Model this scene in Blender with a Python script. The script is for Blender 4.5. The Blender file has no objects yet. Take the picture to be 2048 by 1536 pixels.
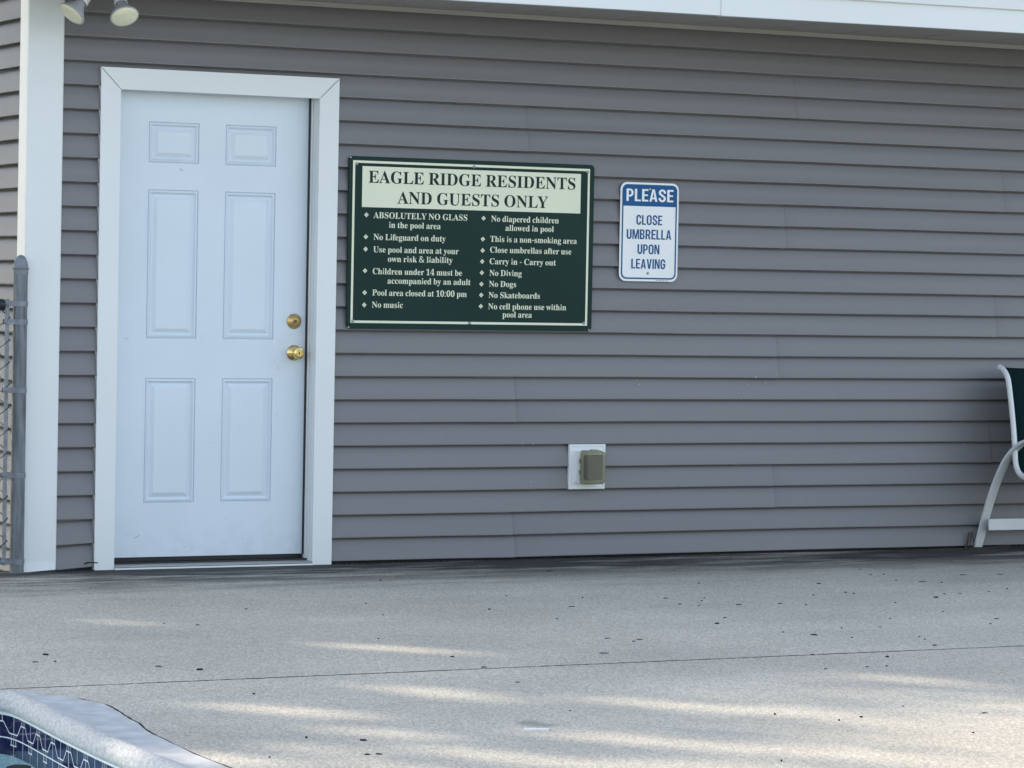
import bpy, bmesh, math, random, json
from mathutils import Vector, Matrix
from mathutils.geometry import tessellate_polygon
random.seed(7)
R = math.radians
C = bpy.context.scene.collection
S = bpy.context.scene

# ---------------------------------------------------------------- camera
cam = bpy.data.cameras.new('camera')
cam.sensor_width = 36.0
cam.lens = 6333.84/2048*36.0
cam.clip_start = 0.1
cam.clip_end = 2000
co = bpy.data.objects.new('camera', cam); C.objects.link(co)
YAW, PIT, ROL = .468114, -.0316112, .0188433
fw = Vector((math.sin(YAW)*math.cos(PIT), math.cos(YAW)*math.cos(PIT), math.sin(PIT)))
rt = Vector((math.cos(YAW), -math.sin(YAW), 0)); up = rt.cross(fw)
rt, up = math.cos(ROL)*rt+math.sin(ROL)*up, -math.sin(ROL)*rt+math.cos(ROL)*up
CAM = Vector((-4.4616, -12.7225, 1.2307))
co.matrix_world = Matrix(((rt.x, up.x, -fw.x, CAM.x), (rt.y, up.y, -fw.y, CAM.y), (rt.z, up.z, -fw.z, CAM.z), (0, 0, 0, 1)))
S.camera = co

# ---------------------------------------------------------------- light
SUN_EL = R(26.0)
SUN_AZ = math.atan2(-.65, .76)                # clockwise from +Y: the sun stands behind the pool house, to the left
SD = Vector((math.sin(SUN_AZ)*math.cos(SUN_EL), math.cos(SUN_AZ)*math.cos(SUN_EL), math.sin(SUN_EL)))
w = bpy.data.worlds.new('World'); S.world = w; w.use_nodes = True
nt = w.node_tree; bg = nt.nodes['Background']
sky = nt.nodes.new('ShaderNodeTexSky'); sky.sky_type = 'NISHITA'; sky.sun_disc = False
sky.sun_elevation = SUN_EL; sky.sun_rotation = SUN_AZ
sky.air_density = 1.0; sky.dust_density = 1.0; sky.ozone_density = 1.0; sky.altitude = 100
hs = nt.nodes.new('ShaderNodeHueSaturation'); hs.inputs['Saturation'].default_value = .66
nt.links.new(sky.outputs[0], hs.inputs['Color']); nt.links.new(hs.outputs[0], bg.inputs[0])
bg.inputs[1].default_value = 0.15
sl = bpy.data.lights.new('sun', 'SUN'); sl.energy = 2.9; sl.angle = R(.6); sl.color = (1, .87, .71)
so = bpy.data.objects.new('sun', sl); C.objects.link(so)
so.rotation_euler = (-SD).to_track_quat('-Z', 'Y').to_euler(); so.location = SD*40
S.view_settings.view_transform = 'Standard'; S.view_settings.look = 'None'
S.view_settings.gamma = 1.0; S.view_settings.exposure = 1.32

# ---------------------------------------------------------------- materials
def mat(name, col, rough=.5, var=0, vscale=4, bump=0, bscale=200, metal=0, spec=.5, stretch=(1, 1, 1), coat=0, col2=None):
    m = bpy.data.materials.new(name); m.use_nodes = True
    t = m.node_tree; b = t.nodes['Principled BSDF']
    b.inputs['Roughness'].default_value = rough; b.inputs['Metallic'].default_value = metal
    b.inputs['Specular IOR Level'].default_value = spec; b.inputs['Coat Weight'].default_value = coat
    tc = t.nodes.new('ShaderNodeTexCoord'); mp = t.nodes.new('ShaderNodeMapping'); mp.inputs['Scale'].default_value = stretch
    t.links.new(tc.outputs['Object'], mp.inputs[0])
    n = t.nodes.new('ShaderNodeTexNoise'); n.inputs['Scale'].default_value = vscale; n.inputs['Detail'].default_value = 6
    t.links.new(mp.outputs[0], n.inputs['Vector'])
    r = t.nodes.new('ShaderNodeValToRGB'); r.color_ramp.elements[0].position = .3; r.color_ramp.elements[1].position = .7
    c2 = col2 or tuple(min(1, c*(1+var)) for c in col); c1 = tuple(c*(1-var) for c in col) if not col2 else col
    r.color_ramp.elements[0].color = (*c1, 1); r.color_ramp.elements[1].color = (*c2, 1)
    t.links.new(n.outputs[0], r.inputs[0]); t.links.new(r.outputs[0], b.inputs['Base Color'])
    if bump:
        n2 = t.nodes.new('ShaderNodeTexNoise'); n2.inputs['Scale'].default_value = bscale; n2.inputs['Detail'].default_value = 4
        t.links.new(mp.outputs[0], n2.inputs['Vector'])
        bp = t.nodes.new('ShaderNodeBump'); bp.inputs['Strength'].default_value = bump; bp.inputs['Distance'].default_value = .004
        t.links.new(n2.outputs[0], bp.inputs['Height']); t.links.new(bp.outputs[0], b.inputs['Normal'])
    return m

VINYL = mat('vinyl_siding', (.196, .190, .198), .50, .07, .9, .10, 14, stretch=(.25, 1, 3))
SOFFIT = mat('soffit_vinyl', (.42, .395, .37), .5, .04, 2)
WHITE = mat('white_trim', (.765, .785, .790), .38, .02, 2, .05, 40)
DOORW = mat('white_door_paint', (.68, .75, .82), .36, .025, 3.5, .04, 60)
def smudge(m):
    """faint hand marks round the knob and scuffs along the foot of the door"""
    t = m.node_tree; L = t.links.new; N = t.nodes.new; b = t.nodes['Principled BSDF']; src = b.inputs['Base Color'].links[0].from_socket
    tc = N('ShaderNodeTexCoord'); mp = N('ShaderNodeMapping'); mp.inputs['Location'].default_value = (-.90*7, 0, -.95*4.5); mp.inputs['Scale'].default_value = (7, 0, 4.5)
    L(tc.outputs['Object'], mp.inputs[0]); ln = N('ShaderNodeVectorMath'); ln.operation = 'LENGTH'; L(mp.outputs[0], ln.inputs[0])
    n = N('ShaderNodeTexNoise'); n.inputs['Scale'].default_value = 16; n.inputs['Detail'].default_value = 6; L(tc.outputs['Object'], n.inputs['Vector'])
    mr = N('ShaderNodeMapRange'); mr.inputs[1].default_value = 1.0; mr.inputs[2].default_value = .1; L(ln.outputs['Value'], mr.inputs[0])
    sx = N('ShaderNodeSeparateXYZ'); L(tc.outputs['Object'], sx.inputs[0])
    m2 = N('ShaderNodeMapRange'); m2.inputs[1].default_value = .22; m2.inputs[2].default_value = .03; L(sx.outputs[2], m2.inputs[0])
    mx = N('ShaderNodeMath'); mx.operation = 'MAXIMUM'; L(mr.outputs[0], mx.inputs[0]); L(m2.outputs[0], mx.inputs[1])
    r = N('ShaderNodeValToRGB'); r.color_ramp.elements[0].position = .45; r.color_ramp.elements[1].position = .75; L(n.outputs[0], r.inputs[0])
    f = N('ShaderNodeMath'); f.operation = 'MULTIPLY'; L(mx.outputs[0], f.inputs[0]); L(r.outputs[0], f.inputs[1])
    g = N('ShaderNodeMath'); g.operation = 'MULTIPLY'; g.inputs[1].default_value = .22; L(f.outputs[0], g.inputs[0])
    c = N('ShaderNodeMix'); c.data_type = 'RGBA'; L(g.outputs[0], c.inputs[0]); L(src, c.inputs[6]); c.inputs[7].default_value = (.40, .41, .41, 1); L(c.outputs[2], b.inputs['Base Color'])
smudge(DOORW)
DARK = mat('dark_rubber', (.012, .012, .013), .6, .1)
ALU = mat('aluminium_sill', (.48, .48, .47), .38, .12, 12, .1, 120, metal=.6, stretch=(1, 8, 8))
BRASS = mat('polished_brass', (.80, .60, .25), .10, .06, 20, metal=1)
BRASSD = mat('tarnished_brass', (.66, .46, .20), .34, .25, 60, .2, 300, metal=.85)
GALV = mat('galvanised_steel', (.15, .17, .19), .5, .45, 8, .12, 60, metal=.45, stretch=(5, 5, .7))
GALVB = mat('galvanised_band', (.20, .22, .25), .5, .25, 20, .1, 80, metal=.45)
WIRE = mat('dark_wire', (.02, .024, .032), .45, .2, 30, metal=.3)
GREEN = mat('green_sign_paint', (.0068, .030, .0255), .45, .12, 2.5, spec=.16)
CREAM = mat('cream_sign_paint', (.76, .78, .60), .4, .03, 5)
BLUE = mat('blue_sign_paint', (.010, .095, .25), .45, .05, 6, spec=.2)
SIGNW = mat('white_sign_paint', (.84, .85, .86), .35, .02, 6)
SCREW = mat('screw_steel', (.35, .35, .35), .35, .2, 40, metal=.8)
CHAIRW = mat('white_powder_coat', (.74, .76, .77), .32, .03, 6, .04, 80)
SLING = mat('green_sling_fabric', (.0035, .017, .019), .9, .25, 260, .5, 700, spec=.1)
BULB = mat('bulb_reflector', (.42, .43, .47), .4, .06, 12)
SHINGLE = mat('roof_shingle', (.09, .085, .08), .9, .4, 12, .6, 60)
COPE = mat('coping_concrete', (.38, .39, .39), .85, .5, 130, .7, 150, col2=(.62, .62, .60), stretch=(1, .5, .8))
COPEFLAT = mat('coping_trowelled_concrete', (.50, .51, .51), .8, .16, 14, .5, 240, stretch=(1, 1, 1))
GROUT = mat('white_grout', (.85, .88, .86), .7, .05, 20)
TILE = mat('navy_glazed_tile', (.004, .009, .050), .12, .8, 5, .03, 20, coat=.3, col2=(.012, .013, .075))
PLASTER = mat('pool_plaster', (.80, .95, .95), .8, .08, 3)
CHIP = mat('dark_bark', (.012, .013, .014), .9, .4, 60, .5, 200)
TWIG = mat('dry_twig', (.06, .045, .035), .9, .4, 40)
TWIG2 = mat('grey_twig', (.018, .02, .022), .9, .3, 40)
PAPER = mat('white_plastic', (.8, .8, .8), .5, .03)
LEAF = mat('leaf_green', (.075, .125, .035), .6, .40, 1.2)
def leafy(m):
    t = m.node_tree; b = t.nodes['Principled BSDF']; o = t.nodes['Material Output']
    tl = t.nodes.new('ShaderNodeBsdfTranslucent'); tl.inputs[0].default_value = (.16, .22, .07, 1)
    mx = t.nodes.new('ShaderNodeMixShader'); mx.inputs[0].default_value = .15
    t.links.new(b.outputs[0], mx.inputs[1]); t.links.new(tl.outputs[0], mx.inputs[2]); t.links.new(mx.outputs[0], o.inputs[0])
leafy(LEAF)
BARK = mat('tree_bark', (.09, .07, .055), .9, .35, 10, .7, 40)
GRASS = mat('lawn_green', (.10, .14, .05), .9, .4, 3, .5, 100)
JOINT = mat('joint_filler', (.035, .036, .036), .95, .3, 40)

def lens_mat():
    m = mat('bulb_lens_glass', (.90, .86, .64), .12, .05, 40, .3, 220)
    m.node_tree.nodes['Principled BSDF'].inputs['Subsurface Weight'].default_value = .3
    m.node_tree.nodes['Principled BSDF'].inputs['Subsurface Radius'].default_value = (.02, .02, .015)
    return m
LENS = lens_mat()

def smoky():
    m = bpy.data.materials.new('smoky_polycarbonate'); m.use_nodes = True
    t = m.node_tree; t.nodes.clear()
    o = t.nodes.new('ShaderNodeOutputMaterial'); mx = t.nodes.new('ShaderNodeMixShader')
    tr = t.nodes.new('ShaderNodeBsdfTransparent'); tr.inputs[0].default_value = (.70, .68, .55, 1)
    b = t.nodes.new('ShaderNodeBsdfPrincipled'); b.inputs['Base Color'].default_value = (.36, .35, .27, 1); b.inputs['Roughness'].default_value = .12
    mx.inputs[0].default_value = .38
    t.links.new(tr.outputs[0], mx.inputs[1]); t.links.new(b.outputs[0], mx.inputs[2]); t.links.new(mx.outputs[0], o.inputs[0])
    return m
SMOKY = smoky()

def water():
    m = bpy.data.materials.new('pool_water'); m.use_nodes = True
    t = m.node_tree; t.nodes.clear()
    o = t.nodes.new('ShaderNodeOutputMaterial'); mx = t.nodes.new('ShaderNodeMixShader')
    tr = t.nodes.new('ShaderNodeBsdfTransparent'); tr.inputs[0].default_value = (.93, 1, 1, 1)
    g = t.nodes.new('ShaderNodeBsdfGlossy'); g.inputs['Roughness'].default_value = .02
    n = t.nodes.new('ShaderNodeTexNoise'); n.inputs['Scale'].default_value = 9; n.inputs['Detail'].default_value = 3
    bp = t.nodes.new('ShaderNodeBump'); bp.inputs['Strength'].default_value = .25; bp.inputs['Distance'].default_value = .02
    tc = t.nodes.new('ShaderNodeTexCoord'); t.links.new(tc.outputs['Object'], n.inputs['Vector'])
    t.links.new(n.outputs[0], bp.inputs['Height'])
    fr = t.nodes.new('ShaderNodeFresnel'); fr.inputs[0].default_value = 1.2
    t.links.new(bp.outputs[0], g.inputs['Normal']); t.links.new(bp.outputs[0], fr.inputs['Normal'])
    t.links.new(fr.outputs[0], mx.inputs[0]); t.links.new(tr.outputs[0], mx.inputs[1]); t.links.new(g.outputs[0], mx.inputs[2])
    t.links.new(mx.outputs[0], o.inputs[0])
    return m
WATER = water()

STAIN = (-.357, -4.795, -.012)
def deck_mat():
    m = bpy.data.materials.new('weathered_concrete'); m.use_nodes = True
    t = m.node_tree; L = t.links.new; N = t.nodes.new
    b = t.nodes['Principled BSDF']; b.inputs['Roughness'].default_value = .88; b.inputs['Specular IOR Level'].default_value = .25
    tc = N('ShaderNodeTexCoord')
    def noise(sc, det=4, st=(1, 1, 1), rough=.5):
        mp = N('ShaderNodeMapping'); mp.inputs['Scale'].default_value = st; L(tc.outputs['Object'], mp.inputs[0])
        n = N('ShaderNodeTexNoise'); n.inputs['Scale'].default_value = sc; n.inputs['Detail'].default_value = det; n.inputs['Roughness'].default_value = rough
        L(mp.outputs[0], n.inputs['Vector']); return n.outputs[0]
    def ramp(f, p0, c0, p1, c1):
        r = N('ShaderNodeValToRGB'); e = r.color_ramp.elements
        e[0].position = p0; e[0].color = (*c0, 1); e[1].position = p1; e[1].color = (*c1, 1); L(f, r.inputs[0]); return r.outputs[0]
    def mix(mode, f, a, c):
        x = N('ShaderNodeMix'); x.data_type = 'RGBA'; x.blend_type = mode
        if isinstance(f, float): x.inputs[0].default_value = f
        else: L(f, x.inputs[0])
        L(a, x.inputs[6]); 
        if isinstance(c, tuple): x.inputs[7].default_value = (*c, 1)
        else: L(c, x.inputs[7])
        return x.outputs[2]
    vr = N('ShaderNodeVectorRotate'); vr.rotation_type = 'Z_AXIS'; vr.inputs['Angle'].default_value = .45; L(tc.outputs['Object'], vr.inputs['Vector'])
    mg = N('ShaderNodeMapping'); mg.inputs['Scale'].default_value = (1, .32, 1); L(vr.outputs[0], mg.inputs[0])
    vg = N('ShaderNodeTexVoronoi'); vg.inputs['Scale'].default_value = 200; L(mg.outputs[0], vg.inputs['Vector'])
    sc_ = N('ShaderNodeSeparateColor'); L(vg.outputs['Color'], sc_.inputs[0])
    ng = N('ShaderNodeTexNoise'); ng.inputs['Scale'].default_value = 95; ng.inputs['Detail'].default_value = 5; ng.inputs['Roughness'].default_value = .75; L(mg.outputs[0], ng.inputs['Vector'])
    av = N('ShaderNodeMath'); av.operation = 'MULTIPLY_ADD'; L(sc_.outputs[0], av.inputs[0]); av.inputs[1].default_value = .42
    hv = N('ShaderNodeMath'); hv.operation = 'MULTIPLY'; L(ng.outputs[0], hv.inputs[0]); hv.inputs[1].default_value = .58; L(hv.outputs[0], av.inputs[2])
    grain = ramp(av.outputs[0], .20, (.375, .350, .298), .82, (.69, .648, .555))
    big = ramp(noise(.9, 5), .3, (.86, .86, .86), .7, (1.1, 1.1, 1.09))
    c = mix('MULTIPLY', 1.0, grain, big)
    streak = ramp(noise(1.6, 5, (.35, 2.0, 1)), .35, (.95, .95, .95), .65, (1.03, 1.03, 1.03))
    c = mix('MULTIPLY', 1.0, c, streak)
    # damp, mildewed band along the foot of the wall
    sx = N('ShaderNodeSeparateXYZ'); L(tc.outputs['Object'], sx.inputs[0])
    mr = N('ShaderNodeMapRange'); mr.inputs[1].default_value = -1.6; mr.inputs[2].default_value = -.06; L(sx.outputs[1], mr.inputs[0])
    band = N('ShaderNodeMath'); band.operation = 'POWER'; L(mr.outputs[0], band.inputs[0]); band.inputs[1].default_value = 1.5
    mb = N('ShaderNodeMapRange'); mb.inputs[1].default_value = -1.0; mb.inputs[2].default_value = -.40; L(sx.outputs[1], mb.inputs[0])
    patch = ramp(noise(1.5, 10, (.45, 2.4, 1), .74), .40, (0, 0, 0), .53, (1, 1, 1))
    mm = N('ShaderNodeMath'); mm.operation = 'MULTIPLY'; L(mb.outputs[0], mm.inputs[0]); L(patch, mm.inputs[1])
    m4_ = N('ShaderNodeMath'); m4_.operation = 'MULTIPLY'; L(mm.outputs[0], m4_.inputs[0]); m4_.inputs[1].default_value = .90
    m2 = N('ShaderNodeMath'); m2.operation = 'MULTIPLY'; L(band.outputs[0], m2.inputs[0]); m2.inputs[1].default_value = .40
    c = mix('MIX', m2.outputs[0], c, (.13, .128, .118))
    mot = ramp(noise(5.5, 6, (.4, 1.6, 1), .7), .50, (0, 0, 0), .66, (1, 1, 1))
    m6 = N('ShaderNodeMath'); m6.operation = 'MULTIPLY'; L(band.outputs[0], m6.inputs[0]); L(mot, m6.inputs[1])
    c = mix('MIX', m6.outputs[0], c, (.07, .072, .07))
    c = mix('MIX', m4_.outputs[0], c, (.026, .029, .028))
    # greyish stain round the white strip
    vs_ = N('ShaderNodeVectorMath'); vs_.operation = 'SUBTRACT'; L(tc.outputs['Object'], vs_.inputs[0]); vs_.inputs[1].default_value = STAIN
    ms_ = N('ShaderNodeMapping'); ms_.inputs['Scale'].default_value = (11, 5.0, 0); L(vs_.outputs[0], ms_.inputs[0])
    ns_ = N('ShaderNodeVectorMath'); ns_.operation = 'LENGTH'; L(ms_.outputs[0], ns_.inputs[0])
    na_ = N('ShaderNodeMath'); na_.operation = 'MULTIPLY_ADD'; L(noise(14, 4), na_.inputs[0]); na_.inputs[1].default_value = .9; L(ns_.outputs['Value'], na_.inputs[2])
    sf_ = ramp(na_.outputs[0], .75, (.5, .5, .5), 1.25, (0, 0, 0))
    c = mix('MIX', sf_, c, (.17, .165, .15))
    # pale salt grains
    v = N('ShaderNodeTexVoronoi'); v.inputs['Scale'].default_value = 55; L(tc.outputs['Object'], v.inputs['Vector'])
    sp = ramp(v.outputs['Distance'], .05, (1, 1, 1), .12, (0, 0, 0))
    sel = ramp(noise(60, 1), .66, (0, 0, 0), .7, (1, 1, 1))
    m3 = N('ShaderNodeMath'); m3.operation = 'MULTIPLY'; L(sp, m3.inputs[0]); L(sel, m3.inputs[1])
    c = mix('MIX', m3.outputs[0], c, (.6, .6, .58))
    L(c, b.inputs['Base Color'])
    bp = N('ShaderNodeBump'); bp.inputs['Strength'].default_value = .5; bp.inputs['Distance'].default_value = .003
    L(av.outputs[0], bp.inputs['Height']); L(bp.outputs[0], b.inputs['Normal'])
    return m
DECK = deck_mat()

# ---------------------------------------------------------------- helpers
def obj(name, bm, m, parent=None, bevel=0, seg=2, smooth=False, loc=None):
    if bevel:
        bmesh.ops.remove_doubles(bm, verts=bm.verts, dist=1e-6)
        es = [e for e in bm.edges if len(e.link_faces) == 2 and e.calc_face_angle(0) > .5]
        bmesh.ops.bevel(bm, geom=es, offset=bevel, segments=seg, affect='EDGES', profile=.5, clamp_overlap=True)
    bmesh.ops.recalc_face_normals(bm, faces=bm.faces)
    me = bpy.data.meshes.new(name); bm.to_mesh(me); bm.free()
    if smooth:
        for p in me.polygons: p.use_smooth = True
        try: me.set_sharp_from_angle(angle=R(38))
        except Exception: pass
    me.materials.append(m)
    o = bpy.data.objects.new(name, me); C.objects.link(o)
    if parent is not None:
        o.parent = parent
        pw = parent_world(parent)
        if loc is None: o.matrix_parent_inverse = pw.inverted()
    if loc: o.location = loc
    return o
def parent_world(p):
    mw = Matrix.Translation(p.location) @ p.rotation_euler.to_matrix().to_4x4()
    return (parent_world(p.parent) @ p.matrix_parent_inverse @ mw) if p.parent else mw
def thing(name, label, cat, loc=(0, 0, 0), group=None):
    o = bpy.data.objects.new(name, None); C.objects.link(o); o.empty_display_size = .1
    o.location = loc; tag(o, label, cat, group); return o
def tag(o, label, cat, group=None):
    o['label'] = label; o['category'] = cat
    if group: o['group'] = group
    return o
def struct(o, kind='structure'):
    o['kind'] = kind; return o
def box(bm, x0, x1, y0, y1, z0, z1):
    v = [bm.verts.new((x, y, z)) for x in (x0, x1) for y in (y0, y1) for z in (z0, z1)]
    for f in ((0, 1, 3, 2), (4, 6, 7, 5), (0, 4, 5, 1), (2, 3, 7, 6), (0, 2, 6, 4), (1, 5, 7, 3)):
        bm.faces.new([v[i] for i in f])
def bx(*a):
    bm = bmesh.new(); box(bm, *a); return bm
def poly_prism(bm, pts, axis, a, b):
    """extrude a 2-D outline along an axis; pts are the other two coordinates in order"""
    def P(p, c):
        return {'x': (c, p[0], p[1]), 'y': (p[0], c, p[1]), 'z': (p[0], p[1], c)}[axis]
    va = [bm.verts.new(P(p, a)) for p in pts]; vb = [bm.verts.new(P(p, b)) for p in pts]
    bm.faces.new(va); bm.faces.new(vb[::-1])
    for i in range(len(pts)):
        j = (i+1) % len(pts); bm.faces.new((va[i], va[j], vb[j], vb[i]))
def lathe(bm, prof, origin, axis, n=32):
    """prof: (radius, distance along axis)"""
    ax = Vector(axis).normalized(); t = ax.orthogonal().normalized(); u = ax.cross(t); O = Vector(origin)
    rings = []
    for r, d in prof:
        if r < 1e-6: rings.append([bm.verts.new(O+ax*d)])
        else: rings.append([bm.verts.new(O+ax*d+(t*math.cos(2*math.pi*k/n)+u*math.sin(2*math.pi*k/n))*r) for k in range(n)])
    for a, b in zip(rings, rings[1:]):
        for k in range(n):
            l = (k+1) % n
            if len(a) == 1 and len(b) == 1: continue
            if len(a) == 1: bm.faces.new((a[0], b[k], b[l]))
            elif len(b) == 1: bm.faces.new((a[k], b[0], a[l]))
            else: bm.faces.new((a[k], a[l], b[l], b[k]))
    for rg in (rings[0], rings[-1]):
        if len(rg) > 2: bm.faces.new(rg)
def tube(bm, pts, r, n=8, ry=None, upv=None):
    """sweep a round (or r x ry elliptical / flat) section along a path"""
    pts = [Vector(p) for p in pts]; rings = []
    prev = upv and Vector(upv)
    for i, p in enumerate(pts):
        d = (pts[min(i+1, len(pts)-1)]-pts[max(i-1, 0)]).normalized()
        if prev is None: prev = d.orthogonal().normalized()
        a = (prev-d*prev.dot(d)).normalized(); b = d.cross(a)
        if not upv: prev = a
        rr = r[i] if isinstance(r, (list, tuple)) else r
        rings.append([bm.verts.new(p+a*math.cos(2*math.pi*k/n)*rr+b*math.sin(2*math.pi*k/n)*(ry or rr)) for k in range(n)])
    for a, b in zip(rings, rings[1:]):
        for k in range(n):
            l = (k+1) % n; bm.faces.new((a[k], a[l], b[l], b[k]))
    bm.faces.new(rings[0]); bm.faces.new(rings[-1])
def bar(bm, pts, wx, th):
    """flat bar lying in a plane of constant x: width wx along x, thickness th in plane; pts = (x,y,z) of the centre line"""
    pts = [Vector(p) for p in pts]; rings = []
    for i, p in enumerate(pts):
        d = (pts[min(i+1, len(pts)-1)]-pts[max(i-1, 0)]).normalized()
        nrm = Vector((1, 0, 0)).cross(d).normalized()
        rings.append([bm.verts.new(p+Vector((sx*wx/2, 0, 0))+nrm*sn*th/2) for sx, sn in ((-1, -1), (1, -1), (1, 1), (-1, 1))])
    for a, b in zip(rings, rings[1:]):
        for k in range(4):
            l = (k+1) % 4; bm.faces.new((a[k], a[l], b[l], b[k]))
    bm.faces.new(rings[0]); bm.faces.new(rings[-1])
def catmull(pts, k=6):
    P = [Vector(p) for p in pts]; out = []
    for i in range(len(P)-1):
        a, b, c, d = P[max(i-1, 0)], P[i], P[i+1], P[min(i+2, len(P)-1)]
        for j in range(k):
            t = j/k
            out.append(.5*((2*b)+(-a+c)*t+(2*a-5*b+4*c-d)*t*t+(-a+3*b-3*c+d)*t**3))
    out.append(P[-1]); return out
def rrect(x0, x1, z0, z1, r, n=6):
    o = []
    for cx, cz, a in ((x1-r, z1-r, 0), (x0+r, z1-r, 90), (x0+r, z0+r, 180), (x1-r, z0+r, 270)):
        for k in range(n+1):
            t = R(a+90*k/n); o.append((cx+r*math.cos(t), cz+r*math.sin(t)))
    return o
def sheet(bm, loops, f):
    """triangulate an outline with holes; f maps (a,b) to a point"""
    tris = tessellate_polygon([[Vector((p[0], p[1], 0)) for p in l] for l in loops])
    flat = [p for l in loops for p in l]; vs = [bm.verts.new(f(*p)) for p in flat]
    for t in tris:
        try: bm.faces.new([vs[i] for i in t])
        except ValueError: pass
def smooth_noise(x, s=0):
    return math.sin(x*1.7+s)*.5+math.sin(x*4.3+s*2.1)*.3+math.sin(x*9.1+s*.7)*.2

GZ = -.012                                     # level of the pool deck
H = .1016                                      # exposure of one siding course

# ---------------------------------------------------------------- pool house
house = thing('pool_house', 'grey vinyl-sided pool house with white corner board, door and eave fascia', 'building', (0, 0, GZ))

SEAMS = {0: [1.995], 1: [3.362], 2: [4.59], 3: [1.992, 5.6], 4: [3.366], 5: [4.602], 6: [2.0, 5.65], 7: [3.393], 8: [4.629], 9: [2.025], 10: [3.429], 11: [4.642]}
def course(bm, x0, x1, k, y0=0., z_at=None, seams=(), sag=0):
    """one clapboard: slightly sloped face, rolled butt edge, underside"""
    xs = [x0]; n = max(1, int((x1-x0)/.3))
    xs = [x0+(x1-x0)*i/n for i in range(n+1)]
    for s in seams:
        if x0 < s < x1: xs += [s-.30, s-.12, s-.02, s-.0002, s+.0002, s+.005, s+.016]
    xs = sorted(set(x for x in xs if x0-1e-6 <= x <= x1+1e-6)); cols = []
    for x in xs:
        off = 0; bz = 0
        for s in seams:                        # the left sheet laps over the right one
            if s-.30 <= x < s: off -= .0032*(x-(s-.30))/.30; bz -= .0011*(x-(s-.3))/.3
            elif s <= x < s+.006: off += .0045
        zb = k*H+bz+.0011*smooth_noise(x*1.3, k*.37); zt = (k+1)*H+.004
        if z_at: zb += z_at(x)
        wob = .0016*smooth_noise(x*.9, k//2*1.9)
        pr = ((.0140, zt), (.0130, zb+H*.965), (.0080, zb+H*.93), (.0005+wob*.3, zb+H*.85), (-.0070+wob, zb+H*.45), (-.0118+wob, zb+H*.15), (-.0144, zb+.0075), (-.0154, zb+.0030), (-.0146, zb+.0004), (-.004, zb+.0002), (.0125, zb+.001))
        bow = .0035 if any(abs(x-s) < .001 for s in seams) else 0
        cols.append([bm.verts.new((x, y0+off+dy, z)) for dy, z in pr])
    for a, b in zip(cols, cols[1:]):
        for i in range(len(a)-1): bm.faces.new((a[i], b[i], b[i+1], a[i+1]))
bm = bmesh.new()
for k in range(24):
    sm = SEAMS.get(k//2, [])
    if k % 2: sm = [s-.012 for s in sm]
    if k < 20:
        fn = None
        if k == 0: fn = lambda x: -.012+.095*max(0, (x+.17))*.9
        if k == 1: fn = lambda x: -.008+.05*max(0, x+.17)
        course(bm, -.22, .03, k, 0, fn); course(bm, 1.05, 9.0, k, 0, None, sm)
    else: course(bm, -.22, 9.0, k, 0, None, sm)
wall = obj('front_wall', bm, VINYL, house, smooth=True)
# left side wall (local x runs back along +y)
bm = bmesh.new()
for k in range(25):
    course(bm, -7.0, -.05, k)
for v in bm.verts:
    x, y, z = v.co; v.co = (-.302+y, -x, z-.030)
obj('side_wall', bm, VINYL, house, smooth=True)
obj('foundation', bx(-.27, 9.0, .03, 7.0, -.4, .012), JOINT, house)
obj('back_wall', bx(-.29, 9.0, 7.0, 7.1, GZ, 2.6), VINYL, house)
obj('right_wall', bx(9.0, 9.1, -.01, 7.1, GZ, 2.6), VINYL, house)

# corner board: folded white L with a kicked-out bottom edge
bm = bmesh.new()
pl = [(-.327, .085), (-.327, -.016), (-.323, -.022), (-.176, -.022), (-.170, -.018), (-.170, .0)]
rows = []
for z in (-.014, .006, .03, .5, 1.0, 1.5, 2.0, 2.5):
    lean = -.012*(z/2.5); kick = {-.014: .008, .006: .004}.get(z, 0)
    rows.append([bm.verts.new((x+lean*-.4, y-(kick if i in (2, 3) else 0), z+(.010 if (z < 0 and i >= 3) else 0))) for i, (x, y) in enumerate(pl)])
for a, b in zip(rows, rows[1:]):
    for i in range(len(pl)-1): bm.faces.new((a[i], a[i+1], b[i+1], b[i]))
obj('corner_board', bm, WHITE, house)

# door: slab with six raised panels
DY = .075
PX = ((.250, .480), (.602, .838)); PZ = ((1.720, 1.895), (.968, 1.606), (.262, .798))
DX0, DX1, DZ0, DZ1 = .075, .990, .030, 2.030
door = None
bm = bmesh.new()
xs = [DX0, PX[0][0], PX[0][1], PX[1][0], PX[1][1], DX1]; zs = [DZ0, PZ[2][0], PZ[2][1], PZ[1][0], PZ[1][1], PZ[0][0], PZ[0][1], DZ1]
for i in range(5):
    for j in range(7):
        if i in (1, 3) and j in (1, 3, 5):
            x0, x1, z0, z1 = xs[i], xs[i+1], zs[j], zs[j+1]; prev = None
            for ins, dy in ((0, 0), (.0025, .006), (.005, .0015), (.012, -.001), (.019, .0075), (.0235, .0088), (.027, .008), (.043, .0002), (.047, 0)):
                ring = [bm.verts.new((x, DY+dy, z)) for x, z in ((x0+ins, z0+ins), (x1-ins, z0+ins), (x1-ins, z1-ins), (x0+ins, z1-ins))]
                if prev:
                    for q in range(4): bm.faces.new((prev[q], prev[(q+1) % 4], ring[(q+1) % 4], ring[q]))
                prev = ring
            bm.faces.new(prev)
        else:
            v = [bm.verts.new((x, DY, z)) for x, z in ((xs[i], zs[j]), (xs[i+1], zs[j]), (xs[i+1], zs[j+1]), (xs[i], zs[j+1]))]; bm.faces.new(v)
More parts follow.
